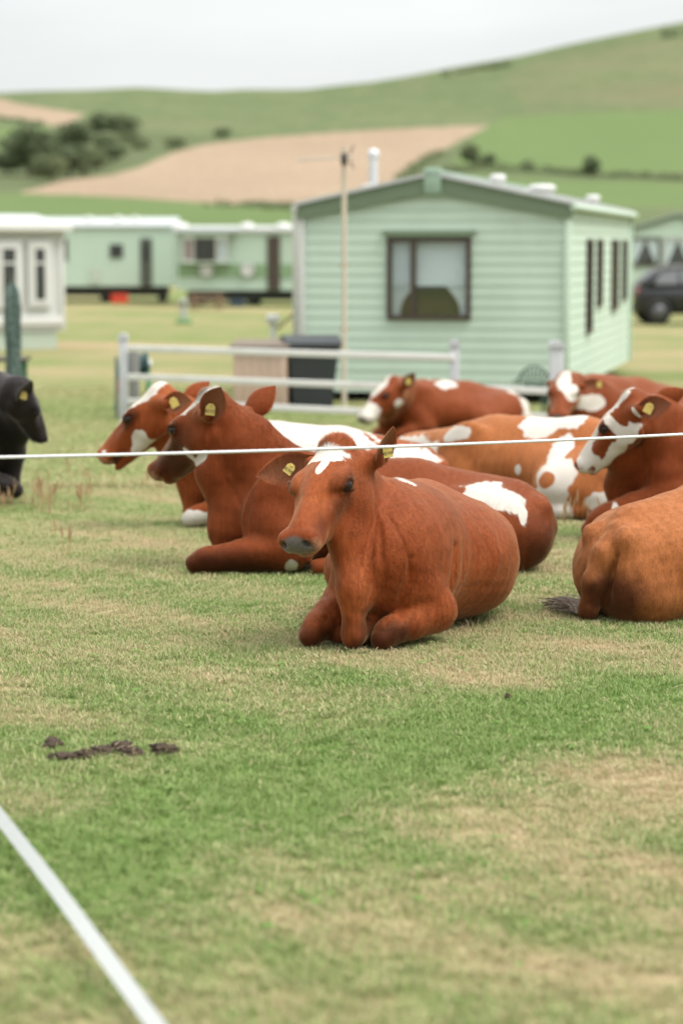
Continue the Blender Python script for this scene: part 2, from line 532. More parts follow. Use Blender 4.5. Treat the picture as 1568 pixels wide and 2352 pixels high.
# --- the green caravan behind the cows
def main_caravan():
    W, L = 3.13, 8.6
    rz = math.atan2(-.2, .98)
    o = Vector((-.467, 28.63, gz(28.3)))
    root = empty('static_caravan', o, rz)
    tag(root, 'pale green clad static caravan with a pitched roof behind the fence', 'caravan')
    zb, ze, zp = .13, 2.29, 2.62
    wx0, wx1, wz0, wz1 = 1.02, 2.01, .985, 1.945
    # shell just inside the boards
    mb = MB()
    for (a, b, c, d) in ((.02, W - .02, zb, wz0), (.02, wx0, wz0, wz1), (wx1, W - .02, wz0, wz1), (.02, W - .02, wz1, ze)):
        mb.box(((a + b) / 2, .05, (c + d) / 2), (b - a, .05, d - c))
    mb.prism([(.02, ze), (W - .02, ze), (W / 2, zp)], 1, .026, .074)
    mb.box((W - .05, L / 2, (zb + ze) / 2), (.05, L - .2, ze - zb)); mb.box((.05, L / 2, (zb + ze) / 2), (.05, L - .2, ze - zb)); mb.box((W / 2, L - .05, (zb + ze) / 2), (W - .16, .05, ze - zb))
    mb.prism([(.02, ze), (W - .02, ze), (W / 2, zp)], 1, L - .08, L - .03)
    mb.box((W / 2, L / 2, zb + .03), (W - .2, L - .2, .05))
    mb.build('wall', GREEN2, root)
    lapped_boards(root, Matrix.Translation((0, .025, 0)), .03, W - .03, zb, zp, GREEN, holes=[(wx0, wx1, wz0, wz1)], gable=(zp, ze))
    Mr = Matrix.Translation((W - .025, 0, 0)) @ Matrix.Rotation(R(90), 4, 'Z')
    lapped_boards(root, Mr, .05, L - .03, zb, ze, GREEN)
    # front window with its lining, curtains and seat
    w = window(root, Matrix.Translation((0, .03, 0)), wx0, wx1, wz0, wz1, BROWN, GLASS, .07, mull=(1.33,), fw=.055)
    mb = MB(); mb.prism([(wx0 - .06, wz1 + .075), (wx1 + .06, wz1 + .075), (wx1 + .02, wz1 + .004), (wx0 - .02, wz1 + .004)], 1, -.06, .0); mb.build('drip_cap', DKGREEN, w)
    mb = MB()
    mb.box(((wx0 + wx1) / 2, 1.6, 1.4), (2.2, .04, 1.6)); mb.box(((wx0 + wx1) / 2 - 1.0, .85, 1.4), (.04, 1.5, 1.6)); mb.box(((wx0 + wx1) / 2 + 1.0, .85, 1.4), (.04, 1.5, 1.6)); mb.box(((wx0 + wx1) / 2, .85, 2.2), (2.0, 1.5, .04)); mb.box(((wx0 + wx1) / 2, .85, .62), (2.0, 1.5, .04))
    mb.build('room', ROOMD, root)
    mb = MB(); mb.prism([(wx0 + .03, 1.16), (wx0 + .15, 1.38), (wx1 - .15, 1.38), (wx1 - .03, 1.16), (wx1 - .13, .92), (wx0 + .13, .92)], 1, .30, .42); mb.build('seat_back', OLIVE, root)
    zc = wz1 - .57
    curtain(root, I4, wx0 + .03, 1.315, zc, wz1 - .03, .075, NET, 7)
    curtain(root, I4, 1.345, wx1 - .03, zc, wz1 - .03, .075, NET, 10)
    for s, xe in ((1, wx0 + .04), (-1, wx1 - .04)):
        curtain(root, I4, xe, xe + s * .2, wz0 + .03, zc + .02, .10, NET, 5, .012, (lambda t, xe=xe, s=s: (xe, xe + s * (.24 * (1 - t) ** 1.5 + .05 + .10 * max(0, t - .5)))))
    # roof
    rise = zp - ze
    for s in (-1, 1):
        mb = MB()
        xe = W / 2 + s * (W / 2 + .07)
        sl = rise / (W / 2); z_e = ze - .07 * sl
        mb.prism([(W / 2, zp + .075), (xe, z_e + .075), (xe, z_e + .035), (W / 2, zp + .035)], 1, -.10, L + .05)
        r_ = mb.build('roof_sheet', ROOFW, root)
        mb = MB(); mb.prism([(W / 2 + s * .09, zp + .030 - .09 * sl), (W / 2 + s * (W / 2 + .05), z_e + .030 + .02 * sl), (W / 2 + s * (W / 2 + .05), z_e - .12), (W / 2 + s * .09, zp - .155 - .09 * sl)], 1, -.065, -.025); mb.build('fascia_board', DKGREEN, root)
        mb = MB(); mb.tube([(xe, -.09, z_e + .01), (xe, L + .04, z_e + .01)], .04, 8); mb.build('gutter', WHITE if s < 0 else GREEN2, root)
        for k in range(8):
            yy = .6 + k * 1.05; rib = MB()
            rib.prism([(W / 2 + s * .12, zp + .09 - .12 * sl), (xe - s * .02, z_e + .09), (xe - s * .02, z_e + .076), (W / 2 + s * .12, zp + .076 - .12 * sl)], 1, yy, yy + .03); rib.build('roof_rib', ROOFW, root)
    mb = MB(); mb.box((W / 2, -.05, zp - .03), (.20, .10, .30), None, .012); mb.box((W / 2, L / 2, zp + .075), (.22, L + .12, .035), None, .01); mb.build('ridge_cap', plain('ridge_cap_green', (.27, .37, .29), .45), root)
    # vents and flue
    for (xx, yy, r, h) in ((2.15, 1.2, .10, .13), (2.72, .9, .17, .12), (3.0, 4.2, .10, .12), (.75, .9, .22, .06), (2.45, 2.4, .16, .05)):
        zz = zp + .07 - abs(xx - W / 2) * rise / (W / 2)
        mb = MB(); mb.lathe([(r * .8, -.04), (r * .8, h * .4), (r, h * .45), (r, h * .75), (r * .75, h), (.002, h * 1.05)], 16, Matrix.Translation((xx, yy, zz))); mb.build('roof_vent', WHITE, root)
    mb = MB(); zz = zp + .07 - 1.0 * rise / (W / 2)
    mb.tube([(.57, 1.5, zz - .05), (.57, 1.5, zz + .47)], .055, 14); mb.lathe([(.07, .40), (.075, .46), (.03, .50), (.002, .50)], 14, Matrix.Translation((.57, 1.5, zz + .05))); mb.build('flue_pipe', plain('flue_metal', (.55, .56, .57), .35, .3), root)
    # corner trims, downpipe
    for (xx, yy) in ((0.0, 0.0), (W, 0.0), (W, L)):
        mb = MB(); mb.box((xx, yy, (zb + ze) / 2), (.07, .07, ze - zb), None, .01); mb.build('corner_trim', WHITE if xx == 0 else GREEN, root)
    mb = MB(); mb.tube([(-.07, -.03, ze - .02), (-.07, -.03, .25), (-.07, -.08, .15)], .035, 10); mb.build('downpipe', WHITE, root)
    # side windows, door
    for (a, b, c, d) in ((2.2, 2.75, .75, 1.93), (3.55, 4.05, 1.05, 1.93), (5.6, 6.4, .95, 1.93), (7.3, 7.8, 1.05, 1.93)):
        window(root, Mr, a, b, c, d, BROWN, DGLASS, .06, fw=.05)
    mb = MB()
    for xx in (.75, W - .75): mb.box((xx, L / 2, .06), (.08, L - .4, .13))
    for yy in (.6, 3.4, 6.2, 8.0): mb.box((W / 2, yy, .07), (W - .5, .06, .08))
    mb.build('chassis', CHASSIS, root)
    for (xx, yy) in ((.5, .5), (W - .5, .5), (.5, L - .6), (W - .5, L - .6), (W - .5, 4)):
        mb = MB(); mb.prism([(-.12, -.02), (.12, -.02), (.04, .12), (-.04, .12)], 1, -.08, .08, Matrix.Translation((xx, yy, -.02))); mb.build('axle_stand', CHASSIS, root)
    for xx in (.25, W - .25):
        mb = MB(); mb.lathe([(.06, -.08), (.20, -.09), (.235, -.06), (.235, .06), (.20, .09), (.06, .08)], 20, Matrix.Translation((xx, 4.6, .22)) @ Matrix.Rotation(R(90), 4, 'Y')); mb.build('wheel', CHASSIS, root)
    return root
main_caravan()

# --- the white caravan at the left edge
def left_caravan():
    P = at(141, 600, 46.0)
    rz = math.atan2(.53, .85)
    root = empty('static_caravan', (P.x, P.y, -.43), rz)
    tag(root, 'white clad static caravan at the left edge with tall windows', 'caravan')
    L, D, zb, ze = 7.0, 3.0, .38, 2.36
    mb = MB(); mb.box((-L / 2, D / 2, (zb + ze) / 2), (L - .04, D - .04, ze - zb)); mb.build('wall', CREAM, root)
    wins = [(-1.30, -.92, .90, 1.98), (-.64, -.32, .90, 1.98), (-2.9, -2.1, .90, 1.98)]
    lapped_boards(root, I4, -L, -.04, zb, ze, CREAM, pitch=.14)
    lapped_boards(root, yaw_m(90), .04, D, zb, ze, CREAM, pitch=.14)
    for (a, b, c, d) in wins:
        w = window(root, Matrix.Translation((0, -.02, 0)), a, b, c, d, WHITE, DGLASS, .09, bars=(d - .33,), fw=.06)
        mb = MB(); mb.box(((a + b) / 2, -.08, (c + d) / 2), (b - a + .16, .02, d - c + .16)); mb.build('surround', WHITE, w)
        mb = MB(); mb.box(((a + b) / 2, -.098, (c + d) / 2), (b - a - .02, .006, d - c - .02)); mb.build('reveal', DGLASS, w)
    mb = MB(); mb.box((-L / 2, -.02, .56), (L, .10, .16), None, .01); mb.build('band', WHITE, root)
    mb = MB(); mb.box((-L / 2, .04, .18), (L - .2, .04, .40)); mb.build('skirt', SKIRT, root)
    mb = MB(); mb.prism([(-.16, ze - .10), (D + .16, ze - .10), (D + .16, ze + .02), (D / 2, ze + .22), (-.16, ze + .02)], 0, -L - .1, .16); mb.build('roof', ROOFW, root)
    mb = MB(); mb.box((-L / 2, -.19, ze - .05), (L + .3, .06, .14), None, .01); mb.build('gutter', WHITE, root)
    mb = MB(); mb.box((.0, .0, (zb + ze) / 2), (.10, .10, ze - zb), None, .01); mb.build('corner_trim', WHITE, root)
left_caravan()

# --- two green caravans far back on the left
def far_caravan_plain():
    P = at(403, 600, 84.0)
    root = empty('static_caravan', (P.x, P.y, -.42), R(2))
    tag(root, 'far green caravan with a small square window beside its dark door', 'caravan')
    L, D, zb, ze = 7.5, 3.2, .58, 2.62
    mb = MB(); mb.box((-L / 2, D / 2, (zb + ze) / 2), (L - .04, D - .04, ze - zb)); mb.build('wall', GREEN2, root)
    lapped_boards(root, I4, -L, -.03, zb, ze, GREEN2, pitch=.26)
    lapped_boards(root, yaw_m(90), .03, D, zb, ze, GREEN2, pitch=.26)
    window(root, I4, -2.25, -1.80, 1.55, 2.02, DARKF, DGLASS, .06, fw=.06)
    window(root, I4, -4.0, -3.7, 1.45, 2.2, BROWN, DGLASS, .06, fw=.06)
    mb = MB(); mb.box((-1.0, -.045, 1.42), (.40, .03, 1.62)); d = mb.build('door', plain('dark_door', (.07, .075, .06), .5), root)
    mb = MB(); mb.box((-1.0, -.075, 1.75), (.24, .01, .55)); mb.build('door_glass', DGLASS, d)
    mb = MB(); mb.box((-2.75, -.04, .95), (.34, .02, .5)); mb.build('locker_door', plain('locker_panel', (.44, .50, .42), .5), root)
    mb = MB(); mb.prism([(-.1, ze - .03), (D + .1, ze - .03), (D + .1, ze + .05), (D / 2, ze + .34), (-.1, ze + .05)], 0, -L - .1, .1); mb.build('roof', plain('grey_roof', (.42, .44, .44), .5), root)
    for (xx, r) in ((-3.0, .12), (-2.0, .14), (-1.4, .1)):
        mb = MB(); mb.lathe([(r, 0), (r, .12), (r * .6, .18), (.002, .19)], 12, Matrix.Translation((xx, .8, ze + .2))); mb.build('roof_vent', WHITE, root)
    mb = MB(); mb.box((-L / 2, D / 2, .38), (L - .6, D - .6, .30)); mb.build('chassis', CHASSIS, root)
    for xx in (-.5, -2.5, -4.5):
        for yy in (.5, D - .5):
            mb = MB(); mb.box((xx, yy, .12), (.25, .25, .28)); mb.build('axle_stand', CHASSIS, root)
far_caravan_plain()

def far_caravan_bay():
    P = at(405, 600, 80.0)
    root = empty('static_caravan', (P.x, P.y, -.43), R(-4))
    tag(root, 'far green caravan with a bay window and two white discs below it', 'caravan')
    L, D, zb, ze = 6.2, 3.0, .52, 2.42
    mb = MB(); mb.box((L / 2, D / 2, (zb + ze) / 2), (L - .04, D - .04, ze - zb)); mb.build('wall', GREEN2, root)
    lapped_boards(root, I4, .03, L, zb, ze, GREEN2, pitch=.26)
    mb = MB(); mb.box((L / 2, -.045, 1.17), (L - .1, .03, .42)); mb.build('band', MIDGREEN, root)
    # bay
    mb = MB(); mb.prism([(.1, 0), (.25, -.35), (1.75, -.35), (1.9, 0)], 2, 1.40, 1.46); mb.prism([(.1, 0), (.25, -.35), (1.75, -.35), (1.9, 0)], 2, 2.24, 2.36); mb.build('bay', GREEN2, root)
    for k, (a, b, m) in enumerate(((.27, .62, NET), (.68, 1.30, DGLASS), (1.36, 1.73, NET))):
        window(root, Matrix.Translation((0, -.30, 0)), a, b, 1.46, 2.24, BROWN if k == 1 else WHITE, DGLASS if k == 1 else GLASS, .05, fw=.05)
        if k != 1:
            curtain(root, I4, a + .05, b - .05, 1.5, 2.2, -.24, NET if k else PINK, 5)
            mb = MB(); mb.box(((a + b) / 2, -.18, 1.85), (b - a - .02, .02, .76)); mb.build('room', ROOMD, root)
    for k, xx in enumerate((1.02, 2.37)):
        mb = MB(); mb.lathe([(.002, 0), (.15, .015), (.23, .07), (.235, .075), (.15, .03), (.002, .02)], 20, Matrix.Translation((xx, -.10, 1.18)) @ Matrix.Rotation(R(90), 4, 'X')); mb.tube([(xx, -.06, 1.18), (xx, -.03, 1.18)], .05, 8); mb.build('disc', WHITE, root)
    mb = MB(); mb.box((3.22, -.05, 1.42), (.42, .04, 1.74)); mb.build('door', BROWN, root)
    window(root, I4, 4.3, 5.1, 1.4, 2.1, BROWN, DGLASS, .06, fw=.06)
    mb = MB(); mb.prism([(-.12, ze), (D + .1, ze), (D + .1, ze + .06), (D / 2, ze + .22), (-.12, ze + .12)], 0, -.1, L + .1); mb.build('roof', ROOFW, root)
    mb = MB(); mb.box((1.0, -.22, ze - .03), (2.0, .38, .05)); mb.build('bay_hood', DKGREEN, root)
    for (xx, r) in ((.1, .3), (2.3, .28), (3.5, .3)):
        mb = MB(); mb.lathe([(r, 0), (r, .08), (r * .6, .2), (.002, .22)], 12, Matrix.Translation((xx, .5, ze + .1))); mb.build('roof_vent', WHITE, root)
    mb = MB(); mb.box((L / 2, D / 2, .33), (L - .6, D - .6, .30)); mb.build('chassis', CHASSIS, root)
    for xx in (.5, 2.4, 4.5):
        for yy in (.5, D - .5):
            mb = MB(); mb.box((xx, yy, .1), (.25, .25, .26)); mb.build('axle_stand', CHASSIS, root)
far_caravan_bay()

# --- green caravan at the right edge, with tied curtains
def right_caravan():
    P = at(1430, 600, 72.0)
    root = empty('static_caravan', (P.x, P.y, -.45), R(-6))
    tag(root, 'green caravan at the right edge with white curtains above the car', 'caravan')
    W, L, zb, ze, zp = 3.2, 7.0, .5, 2.45, 2.92
    mb = MB(); mb.box((W / 2, L / 2, (zb + ze) / 2), (W - .04, L - .04, ze - zb)); mb.prism([(.02, ze), (W - .02, ze), (W / 2, zp)], 1, .0, L); mb.build('wall', GREEN2, root)
    lapped_boards(root, I4, .03, W - .03, zb, zp, GREEN2, gable=(zp, ze), pitch=.25, holes=[(.2, W - .2, 1.40, 2.22)])
    for k in range(3):
        a = .22 + k * .95
        window(root, I4, a, a + .86, 1.40, 2.22, WHITE if k else BROWN, GLASS, .07, fw=.05)
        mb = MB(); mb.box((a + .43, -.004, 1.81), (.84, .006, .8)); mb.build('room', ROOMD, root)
        for s in (1, -1):
            xe = a + .06 if s > 0 else a + .80
            curtain(root, I4, xe, xe + s * .2, 1.46, 2.17, -.02, NET, 4, .006, (lambda t, xe=xe, s=s: (xe, xe + s * (.36 - .30 * t))))
    for s in (-1, 1):
        xe = W / 2 + s * (W / 2 + .12); sl = (zp - ze) / (W / 2)
        mb = MB(); mb.prism([(W / 2, zp + .06), (xe, ze + .06 - .12 * sl), (xe, ze + .015 - .12 * sl), (W / 2, zp + .015)], 1, -.1, L); mb.build('roof_sheet', plain('grey_roof_b', (.36, .40, .38), .5), root)
        mb = MB(); mb.prism([(W / 2, zp + .01), (xe, ze + .01 - .12 * sl), (xe, ze - .12 - .12 * sl), (W / 2, zp - .12)], 1, -.075, -.04); mb.build('fascia_board', DKGREEN, root)
    mb = MB(); mb.box((W / 2, L / 2, .3), (W - .5, L - .5, .3)); mb.build('chassis', CHASSIS, root)
    for xx in (.4, W - .4):
        for yy in (.4, L - .4): mb = MB(); mb.box((xx, yy, .1), (.25, .25, .26)); mb.build('axle_stand', CHASSIS, root)
right_caravan()
# ------------------------------------------------------------------ parked car
def car():
    P = at(1449, 735, 62.0)
    root = empty('parked_car', (P.x, P.y, gz(62)), R(3))
    tag(root, 'dark grey car parked by the green caravan at the right edge', 'car')
    L, W = 4.3, 1.76
    prof = [(.0, .42), (.03, .78), (.10, .98), (.55, 1.40), (.95, 1.47), (2.0, 1.47), (2.55, 1.38), (3.25, .98), (4.0, .86), (4.22, .74), (4.3, .5), (4.25, .30), (.08, .28)]
    low = [(.0, .42), (.03, .78), (.06, .94), (3.30, .97), (4.0, .86), (4.22, .74), (4.3, .5), (4.25, .28), (.08, .26)]
    up = [(.10, .93), (.52, 1.38), (.95, 1.46), (2.0, 1.46), (2.55, 1.37), (3.28, .96)]
    PAINT = plain('car_paint', (.025, .026, .028), .25, .1, spec=.6, var=.1); TYRE = plain('tyre', (.02, .02, .02), .8); RIM = plain('wheel_rim', (.12, .12, .125), .4, .6)
    SILVER = plain('car_glass_reflecting', (.10, .105, .11), .05, spec=.8)
    mb = MB()
    def section(poly, hw_in):
        bm = bmesh.new()
        vs = [[bm.verts.new((x, s * hw(x, z), z)) for (x, z) in poly] for s, hw in ((-1, hw_in), (1, hw_in))]
        bm.faces.new(vs[0][::-1]); bm.faces.new(vs[1])
        n = len(poly)
        for i in range(n): bm.faces.new((vs[0][i], vs[0][(i + 1) % n], vs[1][(i + 1) % n], vs[1][i]))
        bmesh.ops.bevel(bm, geom=list(bm.edges), offset=.05, segments=2, affect='EDGES', clamp_overlap=True)
        bm.verts.index_update(); out = ([v.co.copy() for v in bm.verts], [[v.index for v in f.verts] for f in bm.faces]); bm.free(); return out
    v, f = section(low, lambda x, z: W / 2 - .05 * (x < .2) - .08 * (x > 4.0)); mb.add(v, f, True); body = mb.build('body', PAINT, root)
    mb = MB(); v, f = section(up, lambda x, z: W / 2 - .03 - .20 * max(0, (z - .95) / .5)); mb.add(v, f, True); mb.build('cabin', PAINT, root)
    for s in (-1, 1):
        for (q) in ([(.42, 1.02), (.62, 1.30), (1.02, 1.36), (1.05, 1.02)], [(1.12, 1.02), (1.10, 1.36), (1.95, 1.37), (1.97, 1.02)], [(2.05, 1.02), (2.03, 1.36), (2.45, 1.29), (2.95, 1.02)]):
            V = [Vector((x, s * (W / 2 - .03 - .20 * max(0, (z - .95) / .5) + .004), z)) for x, z in q] + [Vector((x, s * (W / 2 - .05 - .20 * max(0, (z - .95) / .5)), z)) for x, z in q]
            m = MB(); m.add(V, [(0, 1, 2, 3), (4, 7, 6, 5), (0, 4, 5, 1), (1, 5, 6, 2), (2, 6, 7, 3), (3, 7, 4, 0)]); m.build('side_window', SILVER, root)
        for xx in (.55, 3.45):
            M = Matrix.Translation((xx, s * (W / 2 - .10), .32)) @ Matrix.Rotation(R(90), 4, 'X')
            m = MB(); m.lathe([(.20, -.10), (.30, -.11), (.325, -.06), (.325, .06), (.30, .11), (.20, .10)], 24, M); wh = m.build('wheel', TYRE, root)
            m = MB(); m.lathe([(.002, -.115), (.06, -.115), (.20, -.09), (.21, -.05), (.21, .05), (.20, .09), (.06, .115), (.002, .115)], 16, M); m.build('rim', RIM, wh)
        m = MB(); m.box((.035, s * .66, .84), (.06, .28, .16), None, .02); m.build('tail_light', plain('tail_light_red', (.25, .012, .01), .2), root)
        m = MB(); m.box((4.16, s * .62, .70), (.14, .32, .13), None, .03); m.build('headlight', plain('headlight_clear', (.6, .6, .6), .1), root)
        m = MB(); m.box((2.55, s * (W / 2 + .07), 1.02), (.12, .16, .11), None, .03); m.build('wing_mirror', PAINT, root)
        m = MB(); m.box((1.5, s * (W / 2 + .012), .84), (.16, .02, .03), None, .006); m.build('door_handle', PAINT, root)
        m = MB(); m.tube([(.75, s * .58, 1.475), (.85, s * .58, 1.51), (2.1, s * .58, 1.51), (2.2, s * .58, 1.475)], .018, 6); m.build('roof_rail', RIM, root)
    m = MB(); m.box((-.005, 0, .62), (.02, .52, .11)); m.build('number_plate', plain('plate_yellow', (.6, .5, .08), .4), root)
car()

# ------------------------------------------------------------------ white rail fence
POSTG = plain('post_grey', (.46, .47, .49), .5, var=.1, scale=5, dirt=(.36, .36, .36)); RAILW = plain('rail_white', (.70, .69, .67), .5, var=.06, scale=4, dirt=(.5, .49, .42)); POSTD = plain('post_weathered', (.22, .22, .21), .85, var=.2, scale=8)
def fence():
    A, Bp, C = at(285, 955, 24.6), at(1043, 900, 22.7), at(1275, 955, 22.2)
    root = empty('rail_fence', (A.x, A.y, gz(A.y)))
    tag(root, 'white three rail fence on grey posts behind the cows', 'fence')
    o = root.location
    def post(P, h, w):
        g = gz(P.y); c = Vector((P.x - o.x, P.y - o.y, g - o.z))
        m = MB(); m.box((c.x, c.y, c.z + h / 2 - .1), (w, w, h + .2), None, .008); p = m.build('post', POSTG, root)
        m = MB(); m.prism([(-w * .62, 0), (w * .62, 0), (w * .62, .03), (w * .3, .06), (-w * .3, .06), (-w * .62, .03)], 1, -w * .62, w * .62, Matrix.Translation((c.x, c.y, c.z + h))); m.build('post_cap', POSTG, p)
        return c
    def rail(P, Q, z0, z1, h=.065):
        a = Vector((P.x - o.x, P.y - o.y - .06, z0 - o.z)); b = Vector((Q.x - o.x, Q.y - o.y - .06, z1 - o.z))
        d = b - a; ang = math.atan2(d.y, d.x); pit = math.atan2(d.z, d.xy.length)
        M = Matrix.Translation((a + b) / 2) @ Matrix.Rotation(ang, 4, 'Z') @ Matrix.Rotation(-pit, 4, 'Y')
        m = MB(); m.box((0, 0, 0), (d.length, .03, h), M, .006); m.build('rail', RAILW, root)
    post(A, .83, .085); post(Bp, .80, .085); post(C, .80, .125)
    m = MB(); m.box((.10, .10, .36), (.10, .09, .80), None, .006); m.build('post', POSTD, root)
    m = MB(); m.box((-.075, .03, .30), (.03, .03, .70), None, .004); m.build('post', POSTD, root)
    for z in (.51, .22, -.03): rail(A + Vector((.06, 0, 0)), Bp + Vector((-.01, 0, 0)), z, z - .01)
    for z in (.215, -.02): rail(Bp + Vector((.02, .005, 0)), C, z, z)
    return root
fence()

# ------------------------------------------------------------------ things by the caravan
def wheelie_bin():
    P = at(712, 965, 26.8); root = empty('wheelie_bin', (P.x, P.y, gz(P.y)), R(8))
    tag(root, 'dark grey wheelie bin standing against the green caravan', 'bin')
    BIN = plain('bin_plastic', (.040, .044, .048), .5, var=.15, scale=4)
    m = MB(); zs = (.06, .88)
    V = []
    for (z, w, d) in ((.05, .42, .48), (.64, .55, .62), (.70, .58, .66)):
        V += [(-w / 2, -d / 2, z), (w / 2, -d / 2, z), (w / 2, d / 2, z), (-w / 2, d / 2, z)]
    F = [(3, 2, 1, 0), (8, 9, 10, 11)]
    for k in (0, 4):
        for i in range(4): F.append((k + i, k + (i + 1) % 4, k + 4 + (i + 1) % 4, k + 4 + i))
    m.add(V, F); m.build('body', BIN, root)
    m = MB(); m.prism([(-.36, .71), (.33, .71), (.36, .75), (.30, .80), (.0, .84), (-.28, .80), (-.36, .76)], 0, -.31, .31); m.build('lid', BIN, root)
    m = MB(); m.tube([(-.24, .36, .75), (-.24, .42, .80), (.24, .42, .80), (.24, .36, .75)], .018, 8); m.build('handle', BIN, root)
    for s in (-1, 1):
        m = MB(); m.lathe([(.02, -.03), (.09, -.03), (.10, 0), (.09, .03), (.02, .03)], 16, Matrix.Translation((s * .25, .24, .10)) @ Matrix.Rotation(R(90), 4, 'Y')); m.build('wheel', CHASSIS, root)
wheelie_bin()

def gas_box():
    P = at(602, 965, 26.6); root = empty('storage_box', (P.x, P.y, gz(P.y)), R(-4))
    tag(root, 'pinkish tan storage box with a dark sloping lid beside the wheelie bin', 'storage box')
    TAN = plain('tan_panel', (.50, .36, .28), .7, var=.06, scale=4, dirt=(.40, .31, .25)); LID = plain('lid_wood', (.17, .135, .105), .8, var=.2, scale=6)
    for k in range(6):
        m = MB(); m.box((-.24 + k * .096, -.24, .345), (.094, .02, .69), None, .003); m.build('plank', TAN, root)
    m = MB(); m.box((-.28, .01, .345), (.02, .48, .69)); m.box((.28, .01, .345), (.02, .48, .69)); m.box((0, .24, .36), (.54, .02, .72)); m.build('side_panel', TAN, root)
    m = MB(); m.prism([(-.30, .695), (.28, .745), (.28, .785), (-.30, .735)], 0, -.32, .32); m.build('lid', LID, root)
gas_box()

def lamp_post():
    P = at(627, 800, 31.0); root = empty('garden_tap_post', (P.x, P.y, gz(P.y)))
    tag(root, 'small white post with a bracket beside the green caravan', 'post')
    m = MB(); m.box((0, 0, .42), (.07, .07, .9), None, .006); m.build('stem', WHITE, root)
    m = MB(); m.box((0, 0, .93), (.17, .14, .12), None, .02); m.build('head', WHITE, root)
    m = MB(); m.tube([(.05, 0, .80), (.25, 0, .98), (.36, 0, 1.05)], .018, 6); m.build('bracket', plain('bracket_wood', (.2, .16, .1), .8), root)
lamp_post()

def aerial():
    P = at(790, 980, 26.2); root = empty('aerial_mast', (P.x, P.y, gz(P.y)))
    tag(root, 'tall thin mast with a television aerial in front of the caravan', 'aerial')
    ALU = plain('aerial_metal', (.50, .48, .44), .4, .5); POLE = plain('mast_pole', (.52, .45, .36), .55, var=.15, scale=4, dirt=(.45, .33, .25))
    m = MB(); m.tube([(0, 0, -.1), (0, 0, 2.85)], .027, 12); m.build('pole', POLE, root)
    m = MB(); m.tube([(-.50, 0, 2.72), (.10, 0, 2.75)], .009, 6); b = m.build('boom', ALU, root)
    for k in range(9):
        m = MB(); m.tube([(-.46 + k * .055, -.09, 2.722 + k * .003), (-.46 + k * .055, .09, 2.722 + k * .003)], .004, 5); m.build('director', ALU, b)
    m = MB()
    for s in (-1, 1): m.tube([(.06, -.13, 2.75 + s * .03), (.10, -.13, 2.75 + s * .12)], .006, 5); m.tube([(.06, .13, 2.75 + s * .03), (.10, .13, 2.75 + s * .12)], .006, 5); m.tube([(.08, -.14, 2.75 + s * .07), (.08, .14, 2.75 + s * .07)], .006, 5); m.tube([(.095, -.14, 2.75 + s * .11), (.095, .14, 2.75 + s * .11)], .006, 5)
    m.build('reflector', DARKF, root)
    m = MB(); m.box((0, -.03, 2.73), (.07, .06, .12), None, .008); m.build('clamp', DARKF, root)
    for z in (.9, 1.6): m = MB(); m.box((0, .03, z), (.075, .07, .04), None, .004); m.build('band_clamp', plain('rusty_clamp', (.35, .16, .09), .8), root)
aerial()

def garden_chair():
    P = at(1218, 985, 25.2); root = empty('garden_chair', (P.x, P.y, gz(P.y)), R(-14))
    tag(root, 'dark green fan backed garden chair by the caravan corner', 'chair'); root.scale = (.66, .66, .62)
    CH = plain('chair_green', (.030, .062, .042), .4, var=.15)
    m = MB(); m.box((0, 0, .42), (.46, .44, .03), None, .01); m.build('seat', CH, root)
    n = 9; rim = []
    for k in range(13):
        a = math.pi * k / 12; rim.append((-.25 * math.cos(a), .22 + .06, .56 + .30 * math.sin(a)))
    m = MB(); m.tube([(-.20, .22, .42)] + rim + [(.20, .22, .42)], .016, 6); m.build('back_frame', CH, root)
    for k in range(n):
        a = math.pi * (k + 1) / (n + 1); m = MB(); m.tube([(-.09 * math.cos(a), .22, .44), (-.235 * math.cos(a), .28, .56 + .285 * math.sin(a))], .013, 6); m.build('back_slat', CH, root)
    for sx in (-1, 1):
        for sy in (-1, 1):
            m = MB(); m.tube([(sx * .20, sy * .19, .42), (sx * .23, sy * .22, 0)], [.022, .016], 8); m.build('leg', CH, root)
        m = MB(); m.tube([(sx * .23, .24, .62), (sx * .26, .0, .64), (sx * .25, -.18, .62), (sx * .22, -.19, .42)], .016, 6); m.build('armrest', CH, root)
garden_chair()

